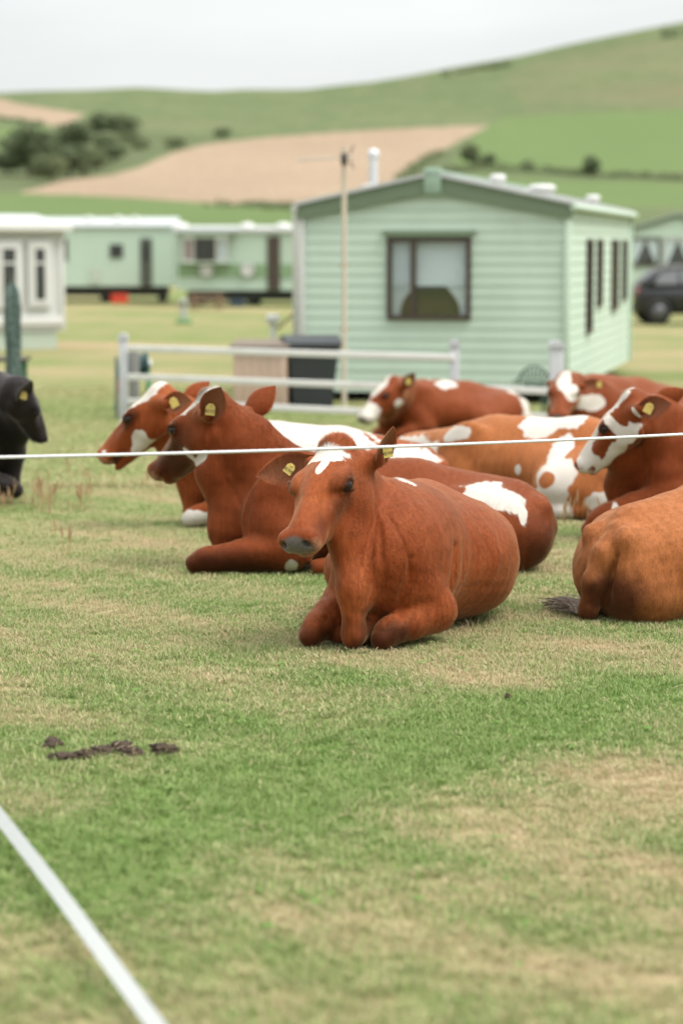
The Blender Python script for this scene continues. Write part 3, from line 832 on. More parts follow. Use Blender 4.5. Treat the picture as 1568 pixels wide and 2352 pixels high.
def parasol():
    P = at(32, 860, 25.0); root = empty('folded_parasol', (P.x, P.y, gz(P.y)))
    tag(root, 'folded dark green patterned parasol standing at the left edge', 'parasol')
    t = NT('parasol_cloth'); c = t.coord('Object')
    w_ = t.n.new('ShaderNodeTexWave'); t.l.new(t.mapping(c, (14, 14, 5)), w_.inputs[0]); w_.inputs['Scale'].default_value = 3; w_.inputs['Distortion'].default_value = 6
    t.set(Base_Color=t.mix(t.rng(t.noise(c, 30, 4), .4, .6), (.045, .085, .075), (.17, .23, .20)), Roughness=.9); t.bump(w_.outputs['Fac'], .6, .03)
    V, F = [], []; n, nz = 26, 22
    for j in range(nz + 1):
        z = .22 + j / nz * 1.18; tz = j / nz
        r = np.interp(tz, [0, .08, .3, .55, .8, .92, 1], [.075, .085, .062, .075, .088, .075, .03])
        for i in range(n):
            a = 6.283 * i / n; rr = r * (1 + .22 * math.sin(a * 4 + tz * 5) + .08 * math.sin(a * 9 - tz * 9))
            V.append((rr * math.cos(a), rr * math.sin(a), z))
    for j in range(nz):
        for i in range(n): F.append((j * n + i, j * n + (i + 1) % n, (j + 1) * n + (i + 1) % n, (j + 1) * n + i))
    m = MB(); m.add(V, F, True); m.build('canopy', t.m, root)
    m = MB(); m.tube([(0, 0, -.05), (0, 0, 1.46)], .019, 8); m.build('pole', plain('parasol_pole', (.09, .09, .085), .5), root)
    m = MB(); m.lathe([(.002, 0), (.19, 0), (.19, .05), (.05, .08), (.04, .20), (.002, .20)], 20); m.build('base', CHASSIS, root)
parasol()

def garden_table():
    P = at(14, 822, 25.7); root = empty('garden_table', (P.x, P.y, gz(P.y)))
    tag(root, 'dark garden table partly hidden by the folded parasol and black cow', 'table')
    WD = plain('table_wood', (.075, .060, .045), .7, var=.2, scale=5)
    for k in range(6):
        m = MB(); m.box((0, -.25 + k * .1, .60), (.46, .094, .035), None, .004); m.build('plank', WD, root)
    for sx in (-1, 1):
        for sy in (-1, 1): m = MB(); m.box((sx * .17, sy * .22, .29), (.05, .05, .585)); m.build('leg', plain('table_leg_green', (.05, .16, .10), .6), root)
garden_table()

def hose_stand():
    P = at(308, 900, 26.4); root = empty('hose_reel', (P.x, P.y, gz(P.y)), R(15))
    tag(root, 'dark teal hose reel on green legs behind the left fence post', 'hose reel')
    TEAL = plain('reel_teal', (.030, .075, .075), .5); LG = plain('reel_leg_green', (.06, .30, .16), .5); OR = plain('hose_orange', (.55, .20, .07), .6)
    M = Matrix.Translation((0, 0, .52)) @ Matrix.Rotation(R(90), 4, 'Y')
    m = MB(); m.lathe([(.03, -.14), (.155, -.14), (.155, -.125), (.06, -.12), (.06, .12), (.155, .125), (.155, .14), (.03, .14)], 20, M); m.build('drum', TEAL, root)
    m = MB()
    for k in range(7): m.tube([(-.10 + k * .033, .105 * math.cos(a), .52 + .105 * math.sin(a)) for a in np.linspace(0, 6.283, 18)], .015, 6)
    m.build('hose', TEAL, root)
    m = MB(); m.tube([(-.16, -.12, .40), (-.19, -.15, .30), (-.17, -.16, .20)], .02, 6); m.build('hose_end', OR, root)
    for s in (-1, 1):
        for q in (-1, 1): m = MB(); m.tube([(s * .155, 0, .54), (s * .18, q * .19, 0)], .014, 6); m.build('leg', LG, root)
    m = MB(); m.lathe([(.002, .145), (.06, .15), (.065, .18), (.03, .20), (.002, .20)], 14, M); m.build('crank_knob', WHITE, root)
hose_stand()

def crate(name, label, cat, V, Y, size, col, rz=0):
    P = at(V[0], V[1], Y); root = empty(name, (P.x, P.y, gz(P.y)), R(rz)); tag(root, label, cat)
    mt = plain(name + '_plastic', col, .5); sx, sy, sz = size
    for s in (-1, 1):
        m = MB(); m.box((0, s * (sy / 2 - .012), sz / 2), (sx, .024, sz), None, .006); m.build('side', mt, root)
        m = MB(); m.box((s * (sx / 2 - .012), 0, sz / 2), (.024, sy - .05, sz), None, .006); m.build('side', mt, root)
    m = MB(); m.box((0, 0, .015), (sx - .05, sy - .05, .02)); m.build('base', mt, root)
    m = MB(); m.box((0, 0, sz + .005), (sx + .03, sy + .03, .03), None, .008); m.build('rim', mt, root)
crate('storage_crate', 'red plastic crate under the far green caravan with the small window', 'crate', (275, 685), 83.2, (.55, .4, .30), (.62, .055, .025))
crate('storage_crate', 'dark blue plastic crate under the far green caravan with the bay window', 'crate', (545, 695), 79.0, (.5, .35, .22), (.035, .055, .085))

def bench():
    P = at(475, 700, 76.0); root = empty('picnic_bench', (P.x, P.y, gz(P.y)), R(10)); tag(root, 'small brown wooden picnic table on the far lawn', 'picnic table')
    WD = plain('bench_wood', (.24, .16, .10), .8, var=.2)
    for k in range(4): m = MB(); m.box((0, -.27 + k * .18, .46), (1.1, .16, .04)); m.build('plank', WD, root)
    for s in (-1, 1):
        m = MB(); m.box((0, s * .62, .26), (1.1, .22, .04)); m.build('seat', WD, root)
        for q in (-1, 1): m = MB(); m.tube([(s * .4, q * .2, .45), (s * .4, q * .6, 0)], .035, 6); m.build('leg', WD, root)
bench()

def marker():
    P = at(422, 718, 62.0); root = empty('service_post', (P.x, P.y, gz(P.y))); tag(root, 'short pale service post with a green foot on the far lawn', 'post')
    m = MB(); m.box((0, 0, .34), (.17, .12, .62), None, .02); m.build('stem', plain('service_post_grey', (.42, .44, .40), .6), root)
    m = MB(); m.box((0, 0, .05), (.42, .30, .12), None, .03); m.build('foot', plain('service_post_green', (.12, .26, .10), .7), root)
    m = MB(); m.box((0, -.07, .5), (.10, .02, .14)); m.build('hatch', DARKF, root)
marker()

# ------------------------------------------------------------------ electric fence: rope in front of the cows, tape by the camera
def rope():
    A, Bp = at(-60, 1057, 7.35), at(1640, 998, 9.15)
    root = empty('fence_rope', ((A + Bp) / 2)); tag(root, 'thin white braided fence rope stretched across in front of the cows', 'rope')
    o = root.location; t = NT('rope_white'); c = t.coord('Object')
    t.set(Base_Color=t.mix(t.noise(c, 120, 3), (.52, .51, .52), (.66, .65, .66)), Roughness=.7); MT = t.m
    ext = (Bp - A) * .35; a0, b0 = A - ext, Bp + ext
    d = (b0 - a0); n = 700; ax = d.normalized(); u = ax.cross(Vector((0, 0, 1))).normalized(); w = u.cross(ax)
    for k in range(3):
        pts = []
        for i in range(n + 1):
            tt = i / n; p = a0 + d * tt - Vector((0, 0, .03 * 4 * tt * (1 - tt) - .03 * 4 * .25 * .9))
            th = tt * d.length / .030 * 6.283 + k * 2.094
            pts.append(p - o + (u * math.cos(th) + w * math.sin(th)) * .0029)
        m = MB(); m.tube(pts, .0035, 5); m.build('strand', MT, root)
    # stakes beyond the picture's edges that carry the rope
    for P in (a0, b0):
        st = empty('fence_stake', (P.x, P.y + .02, 0)); tag(st, 'slim white plastic stake carrying the rope, ' + ('left' if P is a0 else 'right') + ' end', 'stake')
        m = MB(); m.tube([(0, 0, -.05), (0, 0, 1.05)], .009, 8); m.build('shaft', WHITE, st)
        m = MB(); m.box((0, 0, P.z), (.03, .03, .03), None, .005); m.build('clip', WHITE, st)
rope()

def tape():
    A, Bp = at_z(-100, 1742, .06), at_z(360, 2352, .06)
    A2 = A + (A - Bp) * .6; B2 = Bp + (Bp - A) * .5
    root = empty('fence_tape', (0, 0, 0)); tag(root, 'broad white fence tape running low over the grass in the lower left corner', 'tape')
    t = NT('tape_white'); c = t.coord('Object'); t.set(Base_Color=t.mix(t.noise(c, 60, 3), (.42, .44, .43), (.52, .53, .52)), Roughness=.55); t.bump(t.noise(c, 400, 2), .3, .002)
    n = 60; d = B2 - A2; ax = d.normalized(); u = ax.cross(Vector((0, 0, 1))).normalized()
    V, F = [], []
    for i in range(n + 1):
        tt = i / n; p = A2 + d * tt + Vector((0, 0, .004 * math.sin(tt * 14)))
        p.z = max(p.z, .05); cdir = (Vector((0, -1.5, 1.54)) - p).normalized()
        wv = ax.cross(cdir).normalized() * .0175; wv = wv + cdir * .006 * math.sin(tt * 11); nn = ax.cross(wv).normalized() * .0006
        V += [p - wv - nn, p + wv - nn, p + wv + nn, p - wv + nn]
    for i in range(n):
        for k in range(4): F.append((4 * i + k, 4 * i + (k + 1) % 4, 4 * i + 4 + (k + 1) % 4, 4 * i + 4 + k))
    m = MB(); m.add(V, F); m.build('band', t.m, root)
tape()

# ------------------------------------------------------------------ cow pats and clods
DUNG = NT('dung'); _c = DUNG.coord('Object'); DUNG.set(Base_Color=DUNG.mix(DUNG.noise(_c, 25, 5), (.030, .018, .010), (.085, .052, .030)), Roughness=.9); DUNG.bump(DUNG.noise(_c, 60, 5, .7), .8, .02); DUNG = DUNG.m
def clod(label, V, sx, sy, sz, seed):
    P = on_ground(*V); P.z = float(hills(np.array([P.x]), np.array([P.y]))[0])
    bm = bmesh.new(); bmesh.ops.create_icosphere(bm, subdivisions=4, radius=1.0)
    co = np.array([v.co[:] for v in bm.verts])
    k = .9 + .42 * wob(co, 3.0, seed) + .28 * wob(co, 8.0, seed + 1) + .20 * wob(co, 20.0, seed + 2)
    for v, q in zip(bm.verts, k): v.co = Vector((v.co.x * q * sx, v.co.y * q * sy, max(-.1, v.co.z) * q * sz))
    me = bpy.data.meshes.new('cow_dung'); bm.to_mesh(me); bm.free()
    for p in me.polygons: p.use_smooth = True
    o = link('cow_dung', me, DUNG); o.location = P + Vector((0, 0, .01)); tag(o, label, 'dung', 'cow dung on the lawn')
clod('small clod of dung at the far left of the dung patch', (122, 1718), .034, .05, .018, 1)
clod('flat dark dung at the near left of the dung patch', (141, 1745), .046, .04, .012, 2)
clod('low strip of dung left of the middle of the dung patch', (196, 1741), .036, .035, .014, 13)
clod('thin crust of dung in the middle of the dung patch', (233, 1733), .040, .05, .015, 3)
clod('crumbly mound of dung in the dung patch with a peaked top', (275, 1724), .040, .05, .022, 4)
clod('dark dung lump right of the peaked mound', (305, 1738), .036, .04, .018, 14)
clod('separate dark dung clod at the right of the dung patch', (381, 1732), .044, .055, .022, 5)
clod('tiny dark crumb of dung on the grass right of the middle', (1165, 1607), .010, .014, .012, 6)
# ------------------------------------------------------------------ implicit-surface bodies
def nrm(a):
    a = np.asarray(a, float); return a / np.linalg.norm(a)

class Body:
    """a smooth union of tapered limbs and muscle masses, meshed as one continuous surface"""
    def __init__(self): self.p = []
    def cap(self, a, b, ra, rb, k=.05, u=None, f=1.0, M=None, s=1.0, op='+'):
        a, b = np.asarray(a, float), np.asarray(b, float)
        if M is not None:
            a = M[:3, :3] @ a + M[:3, 3]; b = M[:3, :3] @ b + M[:3, 3]
            s = np.linalg.norm(M[:3, 0])
            if u is not None: u = M[:3, :3] @ np.asarray(u, float)
        if u is not None: u = nrm(u)
        self.p.append(('c', a, b, ra * s, rb * s, k * s, u, f, op)); return self
    def ell(self, c, r, k=.05, rot=None, M=None, op='+'):
        c, r = np.asarray(c, float), np.asarray(r, float)
        Q = np.eye(3) if rot is None else rot
        s = 1.0
        if M is not None:
            s = np.linalg.norm(M[:3, 0]); c = M[:3, :3] @ c + M[:3, 3]; Q = (M[:3, :3] / s) @ Q
        self.p.append(('e', c, r * s, Q, k * s, op)); return self
    def eval(self, P):
        D = np.full(len(P), 9.0, np.float32)
        P = P.astype(np.float32)
        X, Y, Z = P[:, 0], P[:, 1], P[:, 2]
        for q in self.p:
            if q[0] == 'f':                                     # a skin fold: one groove along a chain, subtracted once
                ch, k = q[1], q[2]
                pts = np.array([c[1] for c in ch] + [ch[-1][2]]); rr = [c[3] for c in ch] + [ch[-1][4]]
                lo, hi = pts.min(0) - k - .03, pts.max(0) + k + .03
                I = np.nonzero((X > lo[0]) & (X < hi[0]) & (Y > lo[1]) & (Y < hi[1]) & (Z > lo[2]) & (Z < hi[2]) & (np.abs(D) < .08))[0]
                if not len(I): continue
                S, D0 = P[I], D[I]; d = np.full(len(I), 9.0, np.float32)
                for i in range(len(ch)):
                    a, b = pts[i].astype(np.float32), pts[i + 1].astype(np.float32); ab = b - a; ap = S - a
                    t = np.clip(ap @ ab / max(float(ab @ ab), 1e-9), 0, 1); v = ap - t[:, None] * ab
                    d = np.minimum(d, np.sqrt((v * v).sum(1)) - np.float32(rr[i]) - t * np.float32(rr[i + 1] - rr[i]))
                d = -d; h = np.clip(.5 - .5 * (d - D0) / k, 0, 1)
                D[I] = d * (1 - h) + D0 * h + k * h * (1 - h)
                continue
            if q[0] == 'c':
                _, a, b, ra, rb, k, u, f, op = q
                m = max(ra, rb) + k + (.055 if op == '+' else .01)
                lo, hi = np.minimum(a, b) - m, np.maximum(a, b) + m
            else:
                _, c, r, Q, k, op = q
                e = np.sqrt(((Q * r) ** 2).sum(1)) + k + (.055 if op == '+' else .01)
                lo, hi = c - e, c + e
            I = np.nonzero((X > lo[0]) & (X < hi[0]) & (Y > lo[1]) & (Y < hi[1]) & (Z > lo[2]) & (Z < hi[2]))[0]
            if not len(I): continue
            S, D0 = P[I], D[I]
            if q[0] == 'c':
                ab = (b - a).astype(np.float32); ap = S - a.astype(np.float32)
                t = np.clip(ap @ ab / max(float(ab @ ab), 1e-9), 0, 1)
                v = ap - t[:, None] * ab
                if u is not None and f != 1.0:
                    uu = u.astype(np.float32)
                    v = v + ((1 / f - 1) * (v @ uu))[:, None] * uu
                d = np.sqrt((v * v).sum(1)) - (ra + t * (rb - ra)).astype(np.float32)
                if f < 1.0: d = d * (0.5 + .5 * f)
            else:
                w = (S - c.astype(np.float32)) @ Q.astype(np.float32)
                w1 = w / r.astype(np.float32); w2 = w1 / r.astype(np.float32)
                k0 = np.sqrt((w1 * w1).sum(1)); k1 = np.sqrt((w2 * w2).sum(1)) + 1e-6
                d = k0 * (k0 - 1) / k1
            if op == '+':
                h = np.clip(.5 + .5 * (d - D0) / k, 0, 1)
                D[I] = d * (1 - h) + D0 * h - k * h * (1 - h)
            else:
                d = -d
                h = np.clip(.5 - .5 * (d - D0) / k, 0, 1)
                D[I] = d * (1 - h) + D0 * h + k * h * (1 - h)
        return D
    def polygonize(self, lo, hi, h, zcut=None):
        lo, hi = np.asarray(lo, float), np.asarray(hi, float)
        m = 4
        nc = np.ceil((hi - lo) / (h * m)).astype(int) + 1
        ax = [lo[i] + (np.arange(nc[i]) + .5) * h * m - h * .5 for i in range(3)]
        G = np.stack(np.meshgrid(*ax, indexing='ij'), -1).reshape(-1, 3)
        Dc = self.eval(G).reshape(nc)
        D = Dc.repeat(m, 0).repeat(m, 1).repeat(m, 2)
        band = np.abs(Dc) < h * m * 1.9
        idx = np.argwhere(band)
        off = np.stack(np.meshgrid(*[np.arange(m)] * 3, indexing='ij'), -1).reshape(-1, 3)
        I = (idx[:, None, :] * m + off[None]).reshape(-1, 3)
        for s in range(0, len(I), 400000):
            J = I[s:s + 400000]
            D[J[:, 0], J[:, 1], J[:, 2]] = self.eval(lo + J * h)
        S = D < 0
        n = np.array(S.shape)
        acc = np.zeros(n - 1, np.int8)
        for dx in (0, 1):
            for dy in (0, 1):
                for dz in (0, 1):
                    acc += S[dx:n[0] - 1 + dx, dy:n[1] - 1 + dy, dz:n[2] - 1 + dz]
        act = (acc > 0) & (acc < 8)
        C = np.argwhere(act)
        vid = np.full(act.shape, -1, np.int32); vid[act] = np.arange(len(C))
        sm = np.zeros((len(C), 3)); ct = np.zeros(len(C))
        cor = [np.array(o) for o in off[:0]]
        corners = [(x, y, z) for x in (0, 1) for y in (0, 1) for z in (0, 1)]
        val = {o: D[C[:, 0] + o[0], C[:, 1] + o[1], C[:, 2] + o[2]] for o in corners}
        for o in corners:
            for axn in range(3):
                if o[axn] == 1: continue
                e = list(o); e[axn] = 1; e = tuple(e)
                a, b = val[o], val[e]
                x = (a < 0) != (b < 0)
                t = np.where(x, a / np.where(x, a - b, 1), 0)
                for i in range(3):
                    sm[:, i] += np.where(x, o[i] + (t if i == axn else 0), 0)
                ct += x
        V = lo + (C + sm / ct[:, None]) * h
        F = []
        for axn in range(3):
            a1, a2 = (axn + 1) % 3, (axn + 2) % 3
            sl0 = [slice(None)] * 3; sl1 = [slice(None)] * 3
            sl0[axn] = slice(0, -1); sl1[axn] = slice(1, None)
            X = S[tuple(sl0)] != S[tuple(sl1)]
            E = np.argwhere(X)
            E = E[(E[:, a1] > 0) & (E[:, a2] > 0) & (E[:, a1] < n[a1] - 1) & (E[:, a2] < n[a2] - 1)]
            ins = S[E[:, 0], E[:, 1], E[:, 2]]
            def cell(d1, d2):
                Q = E.copy(); Q[:, a1] -= d1; Q[:, a2] -= d2
                return vid[Q[:, 0], Q[:, 1], Q[:, 2]]
            q = np.stack([cell(1, 1), cell(0, 1), cell(0, 0), cell(1, 0)], 1)
            q[~ins] = q[~ins][:, ::-1]
            F.append(q)
        F = np.concatenate(F)
        F = F[(F >= 0).all(1)]
        return V, F
    def grad(self, P, e=.004):
        g = np.zeros((len(P), 3))
        for i in range(3):
            d = np.zeros(3); d[i] = e
            g[:, i] = self.eval(P + d) - self.eval(P - d)
        return g / (np.linalg.norm(g, axis=1)[:, None] + 1e-9)

# ------------------------------------------------------------------ the cow
HW = 1.15                      # breadth of the head
class HeadBody:
    def __init__(self, B): self.B = B
    def ell(self, c, r, k=.03, rot=None, M=None, op='+'):
        self.B.ell((c[0], c[1] * HW, c[2]), (r[0], r[1] * HW, r[2]), k, rot, M, op)
    def cap(self, a, b, ra, rb, k=.03, M=None, op='+'):
        g = (1 + HW) / 2 if op == '+' else 1.0
        self.B.cap((a[0], a[1] * HW, a[2]), (b[0], b[1] * HW, b[2]), ra * g, rb * g, k, M=M, op=op)
def head_prims(B, M, fine=True, jaw=0.0, eb=(.005, .118, -.018)):
    B = HeadBody(B)
    B.ell((.085, 0, -.005), (.14, .086, .092), .03, M=M)             # braincase
    B.ell((.005, 0, .066), (.055, .058, .040), .05, M=M)             # poll
    B.ell((.14, 0, .052), (.14, .088, .044), .03, M=M)               # forehead
    B.cap((.17, 0, .046), (.41, 0, .020), .050, .040, .03, M=M)      # nasal bridge
    for s in (-1, 1):
        B.ell((.185, s * .081, .050), (.054, .026, .033), .03, M=M)  # brow / orbit
        B.ell((.212, s * .066, .006), (.060, .024, .026), .022, M=M)  # below the eye
        B.cap((.20, s * .050, -.005), (.30, s * .045, -.005), .036, .024, .03, M=M)   # face crest
        B.cap((.22, s * .030, -.020), (.42, s * .028, -.012), .046, .036, .04, M=M)
        B.cap((.09, s * .056, -.085), (.37, s * .016, -.062 - jaw * .8), .046, .030, .04, M=M)   # jaw
        B.ell((.12, s * .070, -.05), (.095, .030, .085), .035, M=M)   # cheek
        B.cap((.02, s * .07, -.01), (eb[0] + .005, s * (eb[1] - .006), eb[2] + .004), .040, .032, .04, M=M)         # ear base
        B.ell((.460, s * .042, .010), (.034, .026, .033), .020, M=M)  # nostril wing
        B.ell((.428, s * .044, -.030), (.050, .026, .029), .022, M=M)  # upper lip
    B.ell((.456, 0, -.004), (.044, .060, .051), .025, M=M)            # muzzle
    B.ell((.415, 0, -.066 - jaw), (.056, .044, .021), .014, M=M)            # chin
    if fine:
        for s in (-1, 1):
            B.cap((.478, s * .03, -.052), (.375, s * .078, -.046 - jaw * .4), .005 + jaw * .35, .004, .010, M=M, op='-')
            B.ell((.494, s * .043, .008), (.028, .0115, .018), .006, rot=rot3('x', s * .6) @ rot3('z', s * .35), M=M, op='-')
            B.ell((.208, s * .115, .040), (.034, .022, .022), .010, M=M, op='-')
            B.cap((.164, s * .104, .042), (.190, s * .112, .062), .005, .006, .008, M=M)
            B.cap((.190, s * .112, .062), (.228, s * .097, .053), .006, .005, .008, M=M)
            B.cap((.167, s * .102, .026), (.202, s * .105, .018), .005, .006, .009, M=M)
            B.cap((.202, s * .105, .018), (.236, s * .087, .030), .006, .005, .009, M=M)
        B.cap((.480, 0, -.053), (.478, .03, -.052), .005, .005, .010, M=M, op='-')
        B.cap((.480, 0, -.053), (.478, -.03, -.052), .005, .005, .010, M=M, op='-')

def rot3(ax, a):
    return np.array(Matrix.Rotation(a, 3, ax.upper()))

def trunk_prims(B, o):
    w = o.get('fat', 1.0); lean = o.get('lean', 0.0)
    hz = o.get('hip', 0.0)
    B.ell((.10, o.get('ry', 0.0), .355), (.50, .27 * (w if 'ry' not in o else .95), .325), .08)                     # rib cage
    B.ell((-.34, lean * .5, .30), (.45, .36 * w, .305), .10)             # paunch
    B.ell((-.70, lean * .3, .28 + hz * .5), (.33, .27, .245), .12)       # rump
    B.cap((.22, 0, .57), (-.30, 0, .53 + hz * .5), .10, .095, .14, u=(0, 1, 0), f=.9)   # chine
    B.cap((-.30, 0, .53 + hz * .5), (-.80, 0, .455 + hz), .095, .08, .12)
    B.cap((.26, 0, .620), (.10, 0, .625), .05, .045, .08)                # withers
    for s in (-1, 1):
        B.ell((-.56, s * .205, .475 + hz), (.070, .050, .062), .055)      # hook bone
        B.ell((-.93, s * .105, .40 + hz), (.058, .048, .060), .06)       # pin bone
        q_ = o.get('rsh', 1.0) if s < 0 else 1.0
        B.ell((.34, s * .165 * q_, .38), (.155, .075, .235), .045, rot=rot3('y', -.35))   # shoulder blade
        B.ell((.30, s * .185 * q_, .22), (.17, .080, .125), .05)              # upper arm
    for s in (-1, 1):
        B.ell((-.80, s * .12, .19), (.185, .135, .19), .06)              # buttock
    B.cap((.46, 0, .32), (.63, 0, .28), .145, .075, .05, u=(0, 1, 0), f=.66)  # breast
    B.cap((.635, 0, .26), (.625, 0, .07), .072, .045, .04, u=(0, 1, 0), f=.80)  # brisket
    B.cap((.62, 0, .07), (.25, 0, .10), .046, .10, .05)

def leg_prims(B, o):
    for s, key in ((1, 'fl'), (-1, 'fr')):
        L = o.get(key)
        if L is None: L = 'fold'
        if L == 'none': continue
        if L == 'fold':
            L = [(.30, s * .205, .17), (.60, s * .205, .085), (.42, s * .165, .045), (.32, s * .15, .04)]
        e, kn, fe, ho = [np.array(p) for p in L]
        sh = np.array((.38, s * .165 * (o.get('rsh', 1.0) if s < 0 else 1.0), .34))
        B.cap(sh, e, .100, .098, .045)
        d_ = nrm(kn - e)
        B.cap(e, e + (kn - e) * .55, .100, .080, .03)
        B.cap(e + (kn - e) * .55, kn, .080, .060, .015)
        B.cap(kn - d_ * .03 + np.array((0, 0, .004)), kn + d_ * .035 - np.array((0, 0, .012)), .064, .050, .015)
        B.cap(kn, fe, .046, .034, .015)
        B.ell(fe, (.046, .044, .044), .02)
        B.cap(fe, ho, .040, .038, .02)
    for s, key in ((1, 'hl'), (-1, 'hr')):
        L = o.get(key, 'fold')
        B.cap((-.66, s * .17, .30), (-.32, s * .29, .20), .18, .11, .09)
        if L == 'none': continue
        if L == 'fold':
            L = [(-.30, s * .33, .23), (-.66, s * .36, .10), (-.36, s * .40, .055), (-.22, s * .40, .045)]
        st, hk, fe, ho = [np.array(p) for p in L]
        hip = np.array((-.66, s * .17, .30))
        B.cap(hip, st, .19, .125, .09)
        B.ell((-.72, s * .20, .25), (.20, .12, .21), .09)
        B.cap(st, hk, .115, .062, .06)
        B.ell(hk, (.062, .050, .058), .03)
        B.cap(hk, fe, .048, .038, .03)
        B.ell(fe, (.048, .044, .044), .02)
        B.cap(fe, ho, .040, .038, .02)

def frame(poll, nose, uphint, roll=0.0):
    """head matrix: x along the face to the nose, z out of the forehead"""
    x = nrm(nose - poll)
    z = np.asarray(uphint, float) - x * np.dot(uphint, x); z = nrm(z)
    y = np.cross(z, x)
    M = np.eye(4)
    M[:3, 0], M[:3, 1], M[:3, 2] = x, y, z
    if roll:
        M[:3, :3] = M[:3, :3] @ rot3('x', roll)
    M[:3, 3] = poll
    return M

def ear_mesh(base, axis, open_n, L=.185, W=.058, cup=.55, nt=18, ns=11):
    """leaf-shaped cupped ear with real thickness, closed at the tip; returns V, F, inner-mask"""
    a = nrm(axis); n = np.asarray(open_n, float); n = nrm(n - a * (n @ a)); w = np.cross(a, n)
    V, inn = [], []
    ring = 2 * ns
    for i in range(nt):
        t = i / (nt - 1)
        wid = W * (np.interp(t, [0, .08, .2, .4, .58, .78, .92, 1], [.50, .56, .80, 1.0, .94, .62, .27, .02]))
        cp = cup * np.interp(t, [0, .25, .6, 1], [1.9, 1.35, .8, .5])
        th = np.interp(t, [0, .3, 1], [.010, .0065, .003])
        c = np.asarray(base) + a * (t * L) - n * (.010 * math.sin(t * 3.1)) 
        for lay in (0, 1):
            for j in range(ns):
                q = (j / (ns - 1)) * 2 - 1
                if lay: q = -q
                ang = q * cp * 1.25
                rad = wid / max(math.sin(min(cp * 1.25, 1.55)), .3)
                off = w * (rad * math.sin(ang)) + n * (rad * (1 - math.cos(ang)))
                nn = n * math.cos(ang) - w * math.sin(ang)
                edge = 1 - abs(q) ** 6
                V.append(c + off + nn * (th * edge * (.5 if lay else -.5)))
                inn.append((1.0 - .8 * abs(q) ** 3) * (1 if lay else 0) * min(1, t * 6))
    F = []
    for i in range(nt - 1):
        for j in range(ring):
            F.append((i * ring + j, i * ring + (j + 1) % ring, (i + 1) * ring + (j + 1) % ring, (i + 1) * ring + j))
    F = np.array(F)
    V = np.array(V)
    # outward orientation: outer layer faces -n
    p = V[F[ns // 2]]; fn = np.cross(p[1] - p[0], p[2] - p[0])
    if fn @ n > 0: F = F[:, ::-1]
    return V, F, np.array(inn)
# ------------------------------------------------------------------ coat materials
def coat_material(name, colA, colB, dark, white=(.55, .52, .475), muzzle=(.095, .088, .083), pale=(.42, .26, .17), inner=(.19, .075, .042), hair=False, spec=(1.0, .52, .28), mul=(.77, .615, .58)):
    t = NT(name)
    c = t.coord('Object')
    ca, cb = t.attr('ca'), t.attr('cb')
    sa = t.n.new('ShaderNodeSeparateColor'); t.l.new(ca.outputs['Color'], sa.inputs[0])
    sb = t.n.new('ShaderNodeSeparateColor'); t.l.new(cb.outputs['Color'], sb.inputs[0])
    n1 = t.noise(c, 2.6, 5, .62)
    st = t.noise(t.mapping(c, (60, 60, 9)), 1.0, 4, .6)          # streaks of lying hair
    f1 = t.rng(n1, .3, .7)
    colA, colB, dark = [tuple(x * y for x, y in zip(q, mul)) for q in (colA, colB, dark)]
    base = t.mix(f1, colA, colB)
    base = t.mix(t.rng(st, .35, .7, 0, .55), base, tuple(x * .55 for x in colA))
    dn = t.math('ADD', sa.outputs['Green'], t.rng(t.noise(c, 14, 4), .2, .8, -.18, .18))
    base = t.mix(t.rng(dn, .15, .85), base, dark)
    pn = t.math('ADD', sb.outputs['Red'], t.rng(t.noise(c, 40, 3), .2, .8, -.15, .15))
    base = t.mix(t.rng(pn, .2, .9), base, pale)
    base = t.mix(sb.outputs['Green'], base, inner)
    fur = t.math('ADD', sa.outputs['Red'], t.rng(t.noise(c, 30, 5, .7), .2, .8, -.05, .05))
    wm = t.rng(fur, .480, .522)
    wcol = t.mix(t.rng(t.noise(c, 5, 4), .35, .75), white, tuple(x * .86 for x in (white[0], white[1] * .985, white[2] * .95)))
    base = t.mix(wm, base, wcol)
    mz = t.rng(sa.outputs['Blue'], .35, .65)
    base = t.mix(mz, base, t.mix(t.noise(c, 60, 3), tuple(x * .7 for x in muzzle), tuple(x * 1.7 for x in muzzle)))
    if hair: base = t.mix(1.0, base, t.mix(sb.outputs['Blue'], (.58, .55, .55), (1.45, 1.5, 1.55)), 'MULTIPLY')   # every hair has its own tone
    # mud and dust caught in the coat
    dirt = t.rng(t.noise(c, 7, 6, .7), .62, .82, 0, .16)
    base = t.mix(dirt, base, (.16, .095, .05))
    t.set(Base_Color=base, Roughness=t.mix(mz, (.58, .58, .58), (.30, .30, .30)))
    t.b.inputs['Specular IOR Level'].default_value = .24
    t.b.inputs['Specular Tint'].default_value = (*spec, 1)
    t.b.inputs['Sheen Weight'].default_value = .26
    t.b.inputs['Sheen Roughness'].default_value = .38
    t.b.inputs['Sheen Tint'].default_value = (1.0, .3 + .7 * spec[1] ** 1.0, .1 + .9 * spec[2], 1)
    if not hair:
        h = t.math('ADD', t.math('MULTIPLY', t.noise(t.mapping(c, (150, 150, 30)), 1.0, 4, .65), 1.0), t.math('MULTIPLY', t.noise(c, 220, 2), .35))
        t.bump(h, .35, .006)
    return t.m

EYE = NT('cow_eye'); EYE.set(Base_Color=(.012, .008, .007), Roughness=.12); EYE.b.inputs['IOR'].default_value = 1.36; EYE = EYE.m
TAG_Y = plain('tag_yellow', (.50, .38, .10), .45, var=.1, scale=40)
TAG_INK = plain('tag_ink', (.03, .028, .02), .6)
HOOF = plain('hoof_horn', (.10, .085, .07), .5, var=.4, scale=30, bump=.3)

